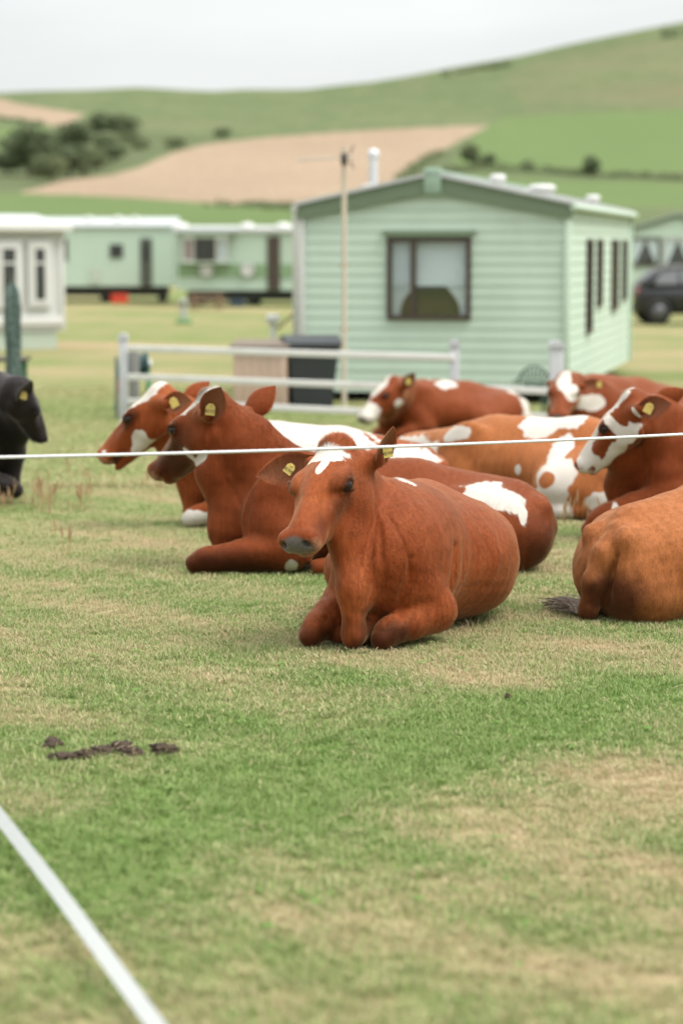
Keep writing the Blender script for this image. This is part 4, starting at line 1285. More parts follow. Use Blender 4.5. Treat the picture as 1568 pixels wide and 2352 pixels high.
def blob_field(P, Ph, blobs, seed):
    f = np.full(len(P), -1.0)
    for b in blobs:
        fr, c, r = b[0], np.array(b[1]), np.array(b[2])
        Q = (Ph if fr[0] == 'h' else P)
        amp = (.22 if fr[0] == 'h' else .34) if len(b) < 4 else b[3]
        q = 1 - np.sqrt((((Q - c) / r) ** 2).sum(1))
        q = q + amp * (wob(Q, 22 if fr[0] == 'h' else 13, seed) + .5 * wob(Q, 55 if fr[0] == 'h' else 34, seed + 1))
        if fr.endswith('-'): f = np.minimum(f, -q)
        else: f = np.maximum(f, q)
    return np.clip(f * .8, -1, 1)

def make_cow(name, label, group, mat, o):
    """o: loc, yaw (deg, world direction the body faces), s, poll, nose (world points), ears, patches ..."""
    s = o.get('s', 1.0)
    yaw = R(o['yaw'])
    root = empty(name, o['loc'], yaw)
    root.scale = (s, s, s)
    tag(root, label, 'cow', group)
    W = np.array(Matrix.Translation(Vector(o['loc'])) @ Matrix.Rotation(yaw, 4, 'Z') @ Matrix.Scale(s, 4))
    Wi = np.linalg.inv(W)
    tl = lambda p: (Wi[:3, :3] @ np.array(p, float) + Wi[:3, 3])
    tv = lambda v: Wi[:3, :3] @ np.array(v, float) * s
    B = Body()
    trunk_prims(B, o)
    leg_prims(B, o)
    sx, sz = o.get('st', (1.0, 1.0))
    if (sx, sz) != (1.0, 1.0):                                   # longer, flatter animals
        k3 = np.array((sx, 1, sz)); P2 = []
        for q in B.p:
            if q[0] == 'c': P2.append(('c', q[1] * k3, q[2] * k3, *q[3:]))
            else: P2.append(('e', q[1] * k3, q[2] * (np.abs(q[3].T) @ k3), *q[3:]))
        B.p = P2
    hm = None
    if o.get('poll') is not None:
        poll, nose = tl(o['poll']), tl(o['nose'])
        hm = frame(poll, nose, tv(o.get('up', (0, 0, 1))), o.get('roll', 0))
        hs = np.linalg.norm(nose - poll) / .49 if 'hs' not in o else o['hs'] / s
        Mh = hm.copy(); Mh[:3, :3] *= hs
        H = lambda p: Mh[:3, :3] @ np.array(p, float) + Mh[:3, 3]
        nf = o.get('neck', 1.0)
        crest, mid, thr = H((.0, 0, .015)), H((.035, 0, -.03)), H((.085, 0, -.095))
        rc, rm, rt = np.array((.20 * sx, 0, .555 * sz)), np.array((.36 * sx, 0, .42 * sz)), np.array((.58 * sx, 0, .28 * sz))
        lat = np.array((0, 1, 0)) * .5 + nrm(hm[:3, 1]) * .5
        b = np.array(o.get('bend', (.06, 0, .02)))
        for (p, q, ra, rb, f0) in ((rc, crest, .11, .066, .75), (rm, mid, .18, .090, .66), (rt, thr, .105, .072, .74)):
            m = p * .5 + q * .5 + b
            r1 = (ra * .6 + rb * .4) * nf
            B.cap(p, m, ra * nf, r1, .06, u=lat, f=f0)
            B.cap(m, q, r1, rb, .05, u=lat, f=f0 * .5 + .42)
        head_prims(B, Mh, o.get('fine', True), o.get('jaw', 0.0), o.get('earbase', (.005, .118, -.018)))
        for (fa, pa, fb, pb, rr, kk) in o.get('folds', ()):
            pa = H(pa) if fa == 'h' else np.array(pa); pb = H(pb) if fb == 'h' else np.array(pb)
            n = 26
            q = np.linspace(0, 1, n + 1)[:, None]
            C = pa * (1 - q) + pb * q
            C = C + np.sin(q * np.pi) * np.array((.02, .01, 0))
            for _ in range(6):
                C = C - B.grad(C) * B.eval(C)[:, None] * .8
            for _ in range(4): C[1:-1] = .25 * C[:-2] + .5 * C[1:-1] + .25 * C[2:]
            C = C + B.grad(C) * .003
            E = np.sin(np.pi * np.clip(q[:, 0], .02, .98)) ** .5
            new = [('c', C[i], C[i + 1], rr * E[i], rr * E[i + 1], kk, None, 1.0, 'g') for i in range(n)]
            B.p.append(('f', new, kk))
    for e in o.get('extra', ()):
        kind = e[0]
        getattr(B, kind)(*e[1:-1], **e[-1])
    tail = o.get('tail')
    if tail:
        tp = [np.array(p) for p in tail['pts']]
        tr = tail['r']
        for i in range(len(tp) - 1):
            B.cap(tp[i], tp[i + 1], tr[i], tr[i + 1], .025)
    h = o.get('h', .012) / s
    lo, hi = np.full(3, 9.0), np.full(3, -9.0)
    for q in B.p:
        if q[0] == 'f': continue
        m = max(q[3], q[4]) if q[0] == 'c' else float(np.max(q[2]))
        for pt in ((q[1], q[2]) if q[0] == 'c' else (q[1],)):
            lo = np.minimum(lo, pt - m - .05); hi = np.maximum(hi, pt + m + .05)
    lo[2] = max(lo[2], -.06)
    V, F = B.polygonize(lo, hi, h)
    # settle the belly on the turf: nothing reaches below it
    keep = V[:, 2] > -.03
    V[:, 2] = np.where(V[:, 2] < -.012, -.012, V[:, 2])
    # uneven muscle, ribs and loose skin
    GN = B.grad(V)
    rel = .0045 * wob(V, 9, 77) + .003 * wob(V, 22, 78)
    ribm = np.exp(-((V[:, 0] + .05) / .28) ** 2) * np.exp(-((V[:, 2] - .36) / .16) ** 2)
    rel = rel + ribm * .0028 * np.sin(V[:, 0] * 62 + V[:, 2] * 16)
    if hm is not None:
        hq = (V - Mh[:3, 3]) @ np.linalg.inv(Mh[:3, :3]).T
        rel = rel * np.clip((np.linalg.norm(hq - np.array((.25, 0, 0)), axis=1) - .24) / .08, .12, 1)
    V = V + GN * rel[:, None]
    inner = np.zeros(len(V))
    earm = np.zeros(len(V))
    tags = []
    if hm is not None:
        for sd, e in zip((1, -1), o.get('ears', ((None), (None)))):
            if e is None: continue
            eb = o.get('earbase', (.005, .118, -.018)); base = H((eb[0], sd * eb[1] * HW, eb[2]))
            ax, on = hm[:3, :3] @ np.array(e[0], float), hm[:3, :3] @ np.array(e[1], float)
            ax[...] = nrm(ax); base = base - ax * .012 * hs
            EL, EW = (e[2] if len(e) > 2 else .185) * hs, (e[3] if len(e) > 3 else .058) * hs
            EV, EF, EI = ear_mesh(base, ax, on, EL, EW)
            F = np.concatenate([F, EF + len(V)]); V = np.concatenate([V, EV])
            inner = np.concatenate([inner, EI]); earm = np.concatenate([earm, np.ones(len(EV))])
            n = nrm(on - ax * (on @ ax))
            tags.append((sd, base, ax, n, EL, EW))
    me = np_mesh('cow_body', V, F)
    Ph = ((V - Mh[:3, 3]) @ np.linalg.inv(Mh[:3, :3]).T) if hm is not None else np.full_like(V, 9.0)
    sd0 = o.get('seed', 1)
    def hit(vx, vy, Y):
        ys = np.linspace(Y - 1.3, Y + 1.3, 260)
        pts = np.array([tl(at(vx, vy, float(q))) for q in ys])
        d = B.eval(pts); k = np.nonzero(d < .004)[0]
        return pts[k[0]] if len(k) else tl(at(vx, vy, Y))
    o['white'] = [(b[0].replace('v', 'b'), hit(*b[1]), *b[2:]) if b[0][0] == 'v' else b for b in o.get('white', ())]
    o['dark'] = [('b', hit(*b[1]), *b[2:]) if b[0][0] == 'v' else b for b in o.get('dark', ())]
    wf = blob_field(V, Ph, o.get('white', ()), sd0) if o.get('white') else np.full(len(V), -1.0)
    df = np.zeros(len(V))
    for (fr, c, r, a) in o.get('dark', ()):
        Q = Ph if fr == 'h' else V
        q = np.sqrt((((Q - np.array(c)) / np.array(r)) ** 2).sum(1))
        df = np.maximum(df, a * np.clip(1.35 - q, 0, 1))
    muz = np.clip(1.6 - 1.1 * np.sqrt((((Ph - np.array((.503, 0, -.014))) / np.array((.056, .068, .056))) ** 2).sum(1)), 0, 1)
    pal = np.clip(1.5 - np.sqrt((((Ph - np.array((.485, 0, -.030))) / np.array((.055, .092, .058))) ** 2).sum(1)), 0, 1) * o.get('pale', 1.0)
    eyd = np.zeros(len(V))
    for sd in (-1, 1):
        q = np.sqrt((((Ph - np.array((.198, sd * .105 * HW, .041))) / np.array((.046, .04, .034))) ** 2).sum(1))
        eyd = np.maximum(eyd, np.clip(1.5 - q, 0, 1) * o.get('eyedark', 1.0))
    df = np.maximum(df, eyd)
    hf = np.zeros(len(V))
    A = np.stack([wf * .5 + .5, df, muz, np.ones(len(V))], 1).astype(np.float32)
    Bc = np.stack([pal * (1 - muz), inner * .8, hf, np.ones(len(V))], 1).astype(np.float32)
    for nm, arr in (('ca', A), ('cb', Bc)):
        at_ = me.attributes.new(nm, 'FLOAT_COLOR', 'POINT'); at_.data.foreach_set('color', arr.ravel())
    body = link('body', me, mat[0], root)
    # eyes
    if hm is not None:
        ER = o.get('eye', .0255)
        for sd in (1, -1):
            if o.get('onesided') and sd != o['onesided']: continue
            mb = MB(); mb.lathe([(max(1e-4, math.sin(math.pi * i / 10)) * ER * hs, -math.cos(math.pi * i / 10) * ER * hs) for i in range(11)], 16)
            e = mb.build('eye', EYE, root); e.location = Vector(H((.201, sd * .0890 * HW, .041)))
        tg = o.get('tags', (1, 1))
        for (sd, base, ax, n, EL, EW), on_ in zip(tags, tg):
            if not on_: continue
            tr_ = on_ if isinstance(on_, dict) else {}
            TS = tr_.get('size', .058) * hs * .78
            c = base + ax * (EL * tr_.get('t', .42)) + n * (.022 * hs)
            m4 = Matrix.Identity(4)
            if 'n' in tr_:
                nn = Vector(tv(tr_['n'])).normalized(); uu = Vector(tv(tr_.get('u', (0, 0, 1))))
                uu = (uu - nn * uu.dot(nn)).normalized(); xx = uu.cross(nn)
            else:
                nn = Vector(n); xx = Vector(ax); uu = nn.cross(xx)
            m4.col[0][:3], m4.col[1][:3], m4.col[2][:3], m4.col[3][:3] = xx, uu, nn, Vector(c)
            mb = MB(); w2, h2 = TS * .5, TS * .62
            poly = [(-w2, -h2), (w2, -h2), (w2, h2 * .45), (w2 * .45, h2), (-w2 * .45, h2), (-w2, h2 * .45)]
            mb.prism(poly, 2, -.0012, .0012)
            mb.lathe([(TS * .11, .001), (TS * .11, .004), (TS * .05, .005), (.0002, .005)], 10, Matrix.Translation((0, h2 * .6, 0)))
            tg_o = mb.build('ear_tag', TAG_Y, root); tg_o.matrix_local = m4
            if tr_.get('text'):
                fc = bpy.data.curves.new('tag_number', 'FONT'); fc.body = tr_['text']; fc.size = TS * .40
                fc.align_x = 'CENTER'; fc.align_y = 'CENTER'; fc.extrude = .0002
                fo = bpy.data.objects.new('tag_number', fc); COL.objects.link(fo)
                bpy.context.view_layer.update()
                tm = bpy.data.meshes.new_from_object(fo.evaluated_get(bpy.context.evaluated_depsgraph_get()))
                bpy.data.objects.remove(fo); fo = link('tag_number', tm, TAG_INK)
                fo.parent = tg_o; fo.location = (0, -TS * .22, .0017)
                fo.scale = (.86, 1.35, 1)
    for (hp, hd, hsz) in o.get('hooves', ()):
        x_ = Vector(hd).normalized(); z_ = Vector((0, 0, 1)); y_ = z_.cross(x_).normalized(); z_ = x_.cross(y_)
        M_ = Matrix.Identity(4); M_.col[0][:3], M_.col[1][:3], M_.col[2][:3], M_.col[3][:3] = x_, y_, z_, Vector(hp)
        mb = MB()
        for sd in (-1, 1):
            mb.prism([(-.035 * hsz, -.036 * hsz), (.060 * hsz, -.036 * hsz), (.050 * hsz, -.012 * hsz), (.010 * hsz, .030 * hsz), (-.03 * hsz, .034 * hsz)], 1, sd * .003, sd * .036 * hsz, M_)
        mb.build('hoof', HOOF, root)
    sw = o.get('switch')
    if sw: tail_switch(root, sw, mat[2] if len(mat) > 2 else mat[1], s)
    # lying coat of short hair
    nh = o.get('hairs', 0)
    if nh:
        add_coat(root, V, F, A, Bc, nh, o, mat[1], Mh if hm is not None else None, s, earm)
    o['root'] = root; o['H'] = (lambda p: Vector(W[:3, :3] @ H(p) + W[:3, 3])) if hm is not None else None
    o['B'] = B
    return root

def add_coat(root, V, F, A, Bc, nh, o, mat, Mh, s, earm):
    r = np.random.default_rng(o.get('seed', 1) + 50)
    T = np.concatenate([F[:, [0, 1, 2]], F[:, [0, 2, 3]]])
    p0, p1, p2 = V[T[:, 0]], V[T[:, 1]], V[T[:, 2]]
    cr = np.cross(p1 - p0, p2 - p0); ar = np.linalg.norm(cr, axis=1)
    # smooth vertex normals
    VN = np.zeros_like(V)
    for k in range(3): np.add.at(VN, T[:, k], cr)
    VN /= np.linalg.norm(VN, axis=1)[:, None] + 1e-12
    yaw = root.rotation_euler.z
    loc = np.array(root.location)
    camL = np.array((0, 0, CAM_Z)) - loc
    cz, sz = math.cos(-yaw), math.sin(-yaw)
    camL = np.array((cz * camL[0] - sz * camL[1], sz * camL[0] + cz * camL[1], camL[2])) / s
    fac = np.einsum('ij,ij->i', cr / (ar[:, None] + 1e-12), (camL - p0) / np.linalg.norm(camL - p0, axis=1)[:, None])
    wgt = ar * np.clip((fac + .35) * 3, .15, 1) * (p0[:, 2] > .02)
    if Mh is not None:
        c0 = (p0 - Mh[:3, 3]) @ np.linalg.inv(Mh[:3, :3]).T
        wgt = wgt * np.where((c0[:, 0] > -.05) & (c0[:, 0] < .42) & (np.abs(c0[:, 1]) < .14) & (np.abs(c0[:, 2]) < .17), 2.0, 1.0)
        wgt = wgt * (c0[:, 0] < .455)
        for sd in (-1, 1):
            q = np.sqrt((((c0 - np.array((.198, sd * .105 * HW, .041))) / np.array((.034, .04, .024))) ** 2).sum(1))
            wgt = wgt * (q > .95)
    ti = r.choice(len(T), nh, p=wgt / wgt.sum())
    u, v = r.random(nh), r.random(nh)
    fl = u + v > 1; u[fl], v[fl] = 1 - u[fl], 1 - v[fl]
    bw = np.stack([1 - u - v, u, v], 1)
    tri = T[ti]
    P = (V[tri] * bw[:, :, None]).sum(1)
    N = (VN[tri] * bw[:, :, None]).sum(1); N /= np.linalg.norm(N, axis=1)[:, None] + 1e-9
    ea = (earm[tri] * bw).sum(1)
    a4 = (A[tri] * bw[:, :, None]).sum(1); b4 = (Bc[tri] * bw[:, :, None]).sum(1); b4[:, 2] = r.random(nh)
    flow = np.tile(np.array((-.55, 0, -.8)), (nh, 1))
    ln = np.full(nh, .017)
    if Mh is not None:
        Q = (P - Mh[:3, 3]) @ np.linalg.inv(Mh[:3, :3]).T
        hx = nrm(Mh[:3, 0]); hz = nrm(Mh[:3, 2]); hy = nrm(Mh[:3, 1])
        onh = (np.abs(Q[:, 1]) < .14) & (Q[:, 0] > -.06) & (Q[:, 0] < .5) & (np.abs(Q[:, 2]) < .17)
        kf = np.where(onh, np.clip((Q[:, 0] + .06) / .1, 0, 1), 0)[:, None]
        up = np.clip((.19 - Q[:, 0]) / .1, 0, 1)[:, None]          # above the eyes hair runs to the poll, below it down the face
        hd = (-hx) * (.3 + .7 * up) + hy * (Q[:, 1:2] * 5) - hz * .25
        flow = flow * (1 - kf) + hd * kf
        ln = np.where(onh, .0065, ln)
        tuft = np.exp(-(((Q - np.array((-.0, 0, .10))) / np.array((.055, .07, .05))) ** 2).sum(1))
        ln = ln + .030 * tuft
        flow = flow + tuft[:, None] * (hx * .5 + hy * (Q[:, 1:2] * 10)) * 1.2
    ridge = np.exp(-(P[:, 1] / .05) ** 2) * (P[:, 2] > .5) * (P[:, 0] > .05)
    ln = ln + .012 * ridge
    ln = np.where(ea > .5, .016, ln) * o.get('hairlen', 1.0) / s
    D = flow + r.normal(size=(nh, 3)) * .16 + .25 * np.stack([wob(P, 9, 3), wob(P, 9, 4), wob(P, 9, 5)], 1)
    D -= N * (D * N).sum(1)[:, None]
    D /= np.linalg.norm(D, axis=1)[:, None] + 1e-9
    lift = r.uniform(.06, .26, nh)[:, None]
    if Mh is not None: lift = lift + .5 * tuft[:, None]
    ln = ln * r.uniform(.6, 1.25, nh)
    D2 = D + N * lift; D2 /= np.linalg.norm(D2, axis=1)[:, None]
    side = np.cross(N, D); side /= np.linalg.norm(side, axis=1)[:, None] + 1e-9
    wd = (.00075 / s) * r.uniform(.7, 1.4, nh)[:, None]
    root_p = P - N * .0015
    tip = root_p + D2 * ln[:, None]
    HV = np.stack([root_p + side * wd, root_p - side * wd, tip], 1).reshape(-1, 3)
    HF = np.arange(nh * 3).reshape(-1, 3)
    me = np_mesh('cow_coat', HV, HF, True)
    for nm, arr in (('ca', a4), ('cb', b4)):
        at_ = me.attributes.new(nm, 'FLOAT_COLOR', 'POINT'); at_.data.foreach_set('color', np.repeat(arr, 3, 0).astype(np.float32).ravel())
    hn = N + r.normal(size=N.shape) * .16 + D * .15
    hn /= np.linalg.norm(hn, axis=1)[:, None]
    me.normals_split_custom_set(np.repeat(hn, 3, 0).tolist())
    c = link('coat', me, mat, root)
    tag(c, kind='stuff')
    return c

SWITCH = NT('tail_switch_hair')
_n = SWITCH.noise(SWITCH.mapping(SWITCH.coord('Object'), (40, 40, 40)), 1.0, 3)
SWITCH.set(Base_Color=SWITCH.mix(SWITCH.rng(_n, .35, .65), (.30, .235, .18), (.60, .53, .45)), Roughness=.55)
SWITCH = SWITCH.m

def tail_switch(root, pts, mat, s, n=190):
    """brush of long hair at the end of the tail"""
    r = np.random.default_rng(5)
    pts = np.array(pts); V, F = [], []
    tt = np.linspace(0, 1, 9)
    for i in range(n):
        off = r.normal(size=3) * np.array((.016, .016, .010)); spread = r.normal(size=3) * np.array((.045, .03, .016))
        end = r.uniform(.65, 1.0); w = r.uniform(.0026, .0048) / s
        k0 = len(V)
        for j, t in enumerate(tt):
            te = t * end
            c = np.array([np.interp(te, np.linspace(0, 1, len(pts)), pts[:, a]) for a in range(3)])
            p = c + off * (1 - .2 * t) + spread * t ** 1.6 + .008 * np.sin(t * 6 + i) * np.array((0, 0, 1))
            p[2] = max(p[2], .008 + .012 * r.random())
            ww = w * (1 - .7 * t)
            V += [p + np.array((0, 0, ww)), p - np.array((0, 0, ww)) + np.array((ww, 0, 0))]
            if j: F.append((k0 + 2 * j - 2, k0 + 2 * j - 1, k0 + 2 * j + 1, k0 + 2 * j))
    V, F = np.array(V), np.array(F)
    fn = np.cross(V[F[:, 1]] - V[F[:, 0]], V[F[:, 2]] - V[F[:, 0]]); bad = fn @ np.array((-.5, .2, .9)) < 0
    F[bad] = F[bad][:, ::-1]
    me = np_mesh('tail_switch', V, F)
    nn = r.normal(size=(len(V), 3)) * .35 + np.array((-.5, .2, .9)); nn /= np.linalg.norm(nn, axis=1)[:, None]
    me.normals_split_custom_set_from_vertices(nn.tolist())
    o = link('tail_switch', me, SWITCH, root)
    return o
RED = (coat_material('coat_red', (.215, .050, .013), (.40, .130, .044), (.055, .017, .008)),
       coat_material('coat_red_hair', (.24, .057, .015), (.46, .155, .056), (.062, .019, .009), hair=True))
# cow at the front: faces the camera, looks to the left
gA = on_ground(800, 1470)
cowA = dict(loc=(gA.x + .205, gA.y + .24, 0), yaw=-90 - 20, s=.88, h=.0065, seed=3, eye=.0295, hairs=230000, fat=1.11, lean=.10, ry=.07, hl='none', fl=[(.27, .25, .15), (.55, .13, .075), (.42, .10, .045), (.32, .10, .04)], fr=[(.33, -.135, .17), (.58, -.195, .08), (.46, -.13, .05), (.51, -.105, .05)], rsh=.45,
    poll=at(788, 1060, 9.33), nose=at(691, 1234, 8.99), up=(-.38, -.50, .79), hs=1.03, earbase=(-.012, .122, -.012),
    ears=(((-.12, .62, .75), (.30, .95, -.1), .185, .056), ((.36, -1.0, .10), (.60, .35, .55), .24, .066)),
    tags=(dict(t=.40, n=(.35, -1, .05), u=(-.15, 0, 1), text='401949', size=.048), dict(t=.42, n=(-.1, -1, .2), u=(.6, 0, .8), text='401949', size=.045)),
    white=[('h', (.085, .004, .10), (.047, .082, .08)), ('h', (.145, .014, .10), (.055, .022, .06)), ('b', (.12, .06, .69), (.045, .06, .10))],
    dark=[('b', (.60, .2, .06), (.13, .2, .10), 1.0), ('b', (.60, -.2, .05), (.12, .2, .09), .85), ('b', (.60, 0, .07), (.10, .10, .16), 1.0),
          ('h', (.28, .10, .0), (.11, .06, .06), .55), ('h', (.385, .08, .01), (.08, .05, .05), .5), ('h', (.21, .09, .05), (.06, .05, .04), .5)],
    folds=[('h', (.0, .13, -.02), 'b', (.60, .14, .14), .010, .020), ('h', (.03, .13, -.08), 'b', (.66, .08, .16), .007, .016), ('h', (.09, .11, -.15), 'b', (.66, .05, .34), .006, .016),
           ('h', (-.03, .12, .02), 'b', (.48, .20, .30), .006, .018), ('b', (.47, .20, .40), 'b', (.53, .17, .12), .013, .03), ('b', (.16, .33, .42), 'b', (.20, .33, .08), .024, .045), ('b', (.60, -.12, .36), 'b', (.60, -.12, .14), .010, .025),
           ('h', (.225, .12, .015), 'h', (.30, .09, -.02), .004, .012), ('h', (.16, .13, .07), 'h', (.24, .11, .065), .003, .008)],
)
make_cow('cow', 'red brown cow lying at the front facing us, white star on its forehead', 'cows resting on the grass', RED, cowA)
GRP = 'cows resting on the grass'
ORANGE = (coat_material('coat_chestnut', (.33, .112, .036), (.39, .150, .056), (.080, .026, .012), mul=(.92, .86, .84)),
          coat_material('coat_chestnut_hair', (.37, .132, .046), (.45, .185, .075), (.09, .03, .014), hair=True, mul=(.95, .90, .88)))
DEEP = (coat_material('coat_deep_red', (.205, .052, .017), (.26, .075, .025), (.050, .016, .008)),
        coat_material('coat_deep_red_hair', (.23, .060, .020), (.29, .088, .032), (.055, .018, .009), hair=True))
BLACK = (coat_material('coat_black', (.012, .010, .010), (.019, .016, .015), (.010, .009, .009), inner=(.03, .022, .02), spec=(.9, .88, .9)), None)

def wloc(vx, vy, Y):
    p = at(vx, vy, Y); return p

# second cow, in profile behind the front one, its head turned away to the left
cowB = dict(loc=(.045, 11.48, 0), yaw=181, s=.96, st=(1.0, .79), h=.0105, seed=11, hairs=110000, fat=.95, bend=(.06, 0, .05), neck=.98,
    poll=at(503, 940, 11.50), nose=at(358, 1098, 11.76), up=(-.49, .43, .76), hs=1.06, earbase=(-.035, .112, -.055),
    ears=(((-.9, .30, .10), (-.2, .85, -.35), .20, .062), ((-.72, -.62, .30), (.2, -.9, .2), .19, .060)),
    tags=(dict(t=.34, n=(-.1, -1, .1), u=(.1, 0, 1), text='401932', size=.054), dict(t=.38, n=(.1, -1, .1), u=(-.3, 0, 1), size=.050)),
    white=[('h', (.07, .04, .10), (.15, .085, .065)), ('h', (.40, .0, .06), (.045, .03, .035)), ('h', (.205, .10, -.105), (.016, .06, .045), .25), ('h', (.165, .09, -.150), (.055, .06, .020), .25),
           ('v', (1110, 1140, 11.2), (.12, .3, .065)), ('v', (1165, 1160, 11.2), (.09, .3, .055)), ('v', (1200, 1185, 11.2), (.022, .3, .045)), ('v-', (1150, 1195, 11.2), (.07, .3, .05)),
           ('v', (668, 1308, 11.2), (.035, .25, .05)), ('v', (708, 1310, 11.2), (.018, .25, .08))],
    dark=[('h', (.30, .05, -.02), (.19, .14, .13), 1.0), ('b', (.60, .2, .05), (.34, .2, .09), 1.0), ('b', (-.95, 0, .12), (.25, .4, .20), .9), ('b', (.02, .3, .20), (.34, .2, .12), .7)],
    fl=[(.30, .21, .16), (.73, .20, .09), (.44, .17, .05), (.34, .16, .045)], hl='none', hr='none',
    extra=[('cap', (-.30, .28, .14), (-.06, .30, .07), .10, .06, {}), ('cap', (-.06, .30, .07), (.16, .28, .05), .05, .04, {})],
    folds=[('h', (.0, .12, -.05), 'b', (.50, .16, .32), .007, .02), ('h', (.03, .12, -.10), 'b', (.56, .12, .34), .006, .018), ('b', (.50, .20, .42), 'b', (.52, .2, .2), .010, .03)],
    tail=dict(pts=[(-.84, 0, .375), (-.935, .02, .33), (-.975, .07, .21), (-.93, .12, .10)], r=[.045, .042, .036, .028]))
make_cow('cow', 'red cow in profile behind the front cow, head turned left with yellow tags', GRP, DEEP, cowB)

# third cow, white faced, mouth open, head in profile on the left
cowC = dict(loc=(-.28, 13.35, 0), yaw=181, s=.88, st=(1.0, .92), h=.015, seed=21,
    poll=at(384, 918, 13.15), nose=at(243, 1050, 13.24), up=(-.72, .25, .67), hs=1.03, fine=True, earbase=(-.03, .112, -.05),
    ears=(((-.75, .45, -.55), (.1, .8, .2), .19, .060), ((-.9, -.55, .1), (.1, -.9, .2), .19, .055)),
    tags=(dict(t=.42, n=(-.1, -1, .1), u=(-.5, 0, 1), size=.056), 0),
    white=[('h', (.03, 0, .105), (.13, .14, .07)), ('h', (.15, .0, .110), (.13, .11, .050)), ('h', (.25, 0, .105), (.09, .06, .050)), ('h', (.22, .09, -.07), (.05, .06, .045)), ('h', (.24, .06, -.12), (.07, .07, .06)), ('h', (.43, .07, .01), (.016, .03, .014)),
           ('b', (-.05, .0, .64), (.62, .6, .20)), ('v', (945, 1055, 13.3), (.20, .4, .12)), ('b-', (.0, .25, .46), (.16, .2, .05)), ('b-', (-.22, .25, .46), (.08, .2, .05)), ('b', (.60, .22, .06), (.16, .2, .06))],
    jaw=.022, dark=[('h', (.20, .10, .045), (.085, .06, .055), 1.0), ('h', (.40, .03, -.06), (.08, .08, .03), .9)], pale=.9,
    extra=[])
make_cow('cow', 'brown and white cow on the left with a white forehead and open mouth', GRP, RED, cowC)

# fourth cow, rump to the right, white bands
cowD = dict(loc=(1.12, 14.20, 0), yaw=152, s=1.02, st=(1.02, .71), h=.015, seed=31, fat=.95, hip=.11,
    poll=at(850, 1075, 15.2), nose=at(800, 1170, 15.2), up=(-.6, 0, .8), hs=.95, fine=False,
    white=[('v', (950, 1050, 14.5), (.22, .4, .12)), ('v', (1045, 995, 14.6), (.11, .25, .05)), ('v', (1240, 975, 13.9), (.12, .2, .07)), ('v', (1310, 965, 13.9), (.10, .2, .05)),
           ('v', (1285, 1035, 13.7), (.06, .3, .09)), ('v', (1270, 1090, 13.7), (.12, .3, .08)), ('v', (1262, 1140, 13.7), (.09, .3, .08)), ('v', (1285, 1185, 13.7), (.07, .3, .09)), ('v-', (1250, 1103, 13.7), (.045, .3, .045)), ('v', (1188, 1080, 13.9), (.022, .2, .035)),
           ('v', (1380, 1150, 13.5), (.08, .3, .05)), ('v', (1418, 1130, 13.5), (.04, .3, .12))],
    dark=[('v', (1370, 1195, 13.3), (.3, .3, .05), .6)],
    hl=[(-.30, .33, .23), (-.70, .36, .10), (-.36, .42, .055), (-.22, .42, .045)],
    tail=dict(pts=[(-.88, 0, .42), (-.98, .03, .37), (-1.02, .06, .20), (-1.01, .10, .04)], r=[.045, .040, .034, .03]))
make_cow('cow', 'chestnut cow with white bands, rump towards us behind the front cow', GRP, ORANGE, cowD)

# fifth cow, far back by the fence
cowE = dict(loc=at(1010, 1002, 21.4).xy.to_3d(), yaw=205, s=.92, st=(.92, .80), h=.02, seed=41,
    poll=at(908, 886, 20.75), nose=at(838, 958, 20.55), up=(-.72, -.35, .6), hs=.95, fine=False,
    ears=(((-.5, .75, .35), (.5, .5, .2), .19, .055), ((-.5, -.75, .35), (.4, -.6, .3), .19, .055)), tags=(dict(t=.5, n=(0, -1, .1), size=.06), 0),
    white=[('h', (.14, -.02, .09), (.20, .075, .08)), ('h', (.40, 0, 0), (.13, .12, .09)), ('h', (.14, .09, -.11), (.05, .05, .06)), ('b', (.02, .05, .52), (.16, .12, .07)), ('b', (-.85, .1, .3), (.22, .4, .25))],
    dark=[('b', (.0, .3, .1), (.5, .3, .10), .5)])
cowE['loc'] = (cowE['loc'].x, cowE['loc'].y, gz(cowE['loc'].y))
make_cow('cow', 'deep red cow with a white muzzle lying in front of the white fence', GRP, DEEP, cowE)

# sixth cow, far back on the right, looking at the camera
cowF = dict(loc=(2.12, 19.0, gz(19.0)), yaw=222, s=.98, st=(1, .95), h=.02, seed=51,
    poll=at(1300, 880, 18.45), nose=at(1282, 955, 18.10), up=(-.1, -.55, .8), hs=.95, fine=False,
    ears=(((-.1, .95, .1), (.6, .1, .5), .19, .055), None), tags=(dict(t=.75, n=(0, -1, .1), size=.05), 0),
    white=[('h', (.11, 0, .09), (.12, .058, .08)), ('v', (1325, 905, 18.3), (.10, .3, .07)), ('v', (1355, 925, 18.4), (.14, .3, .06))])
make_cow('cow', 'red cow with a white blaze looking at us beside the fence post', GRP, DEEP, cowF)

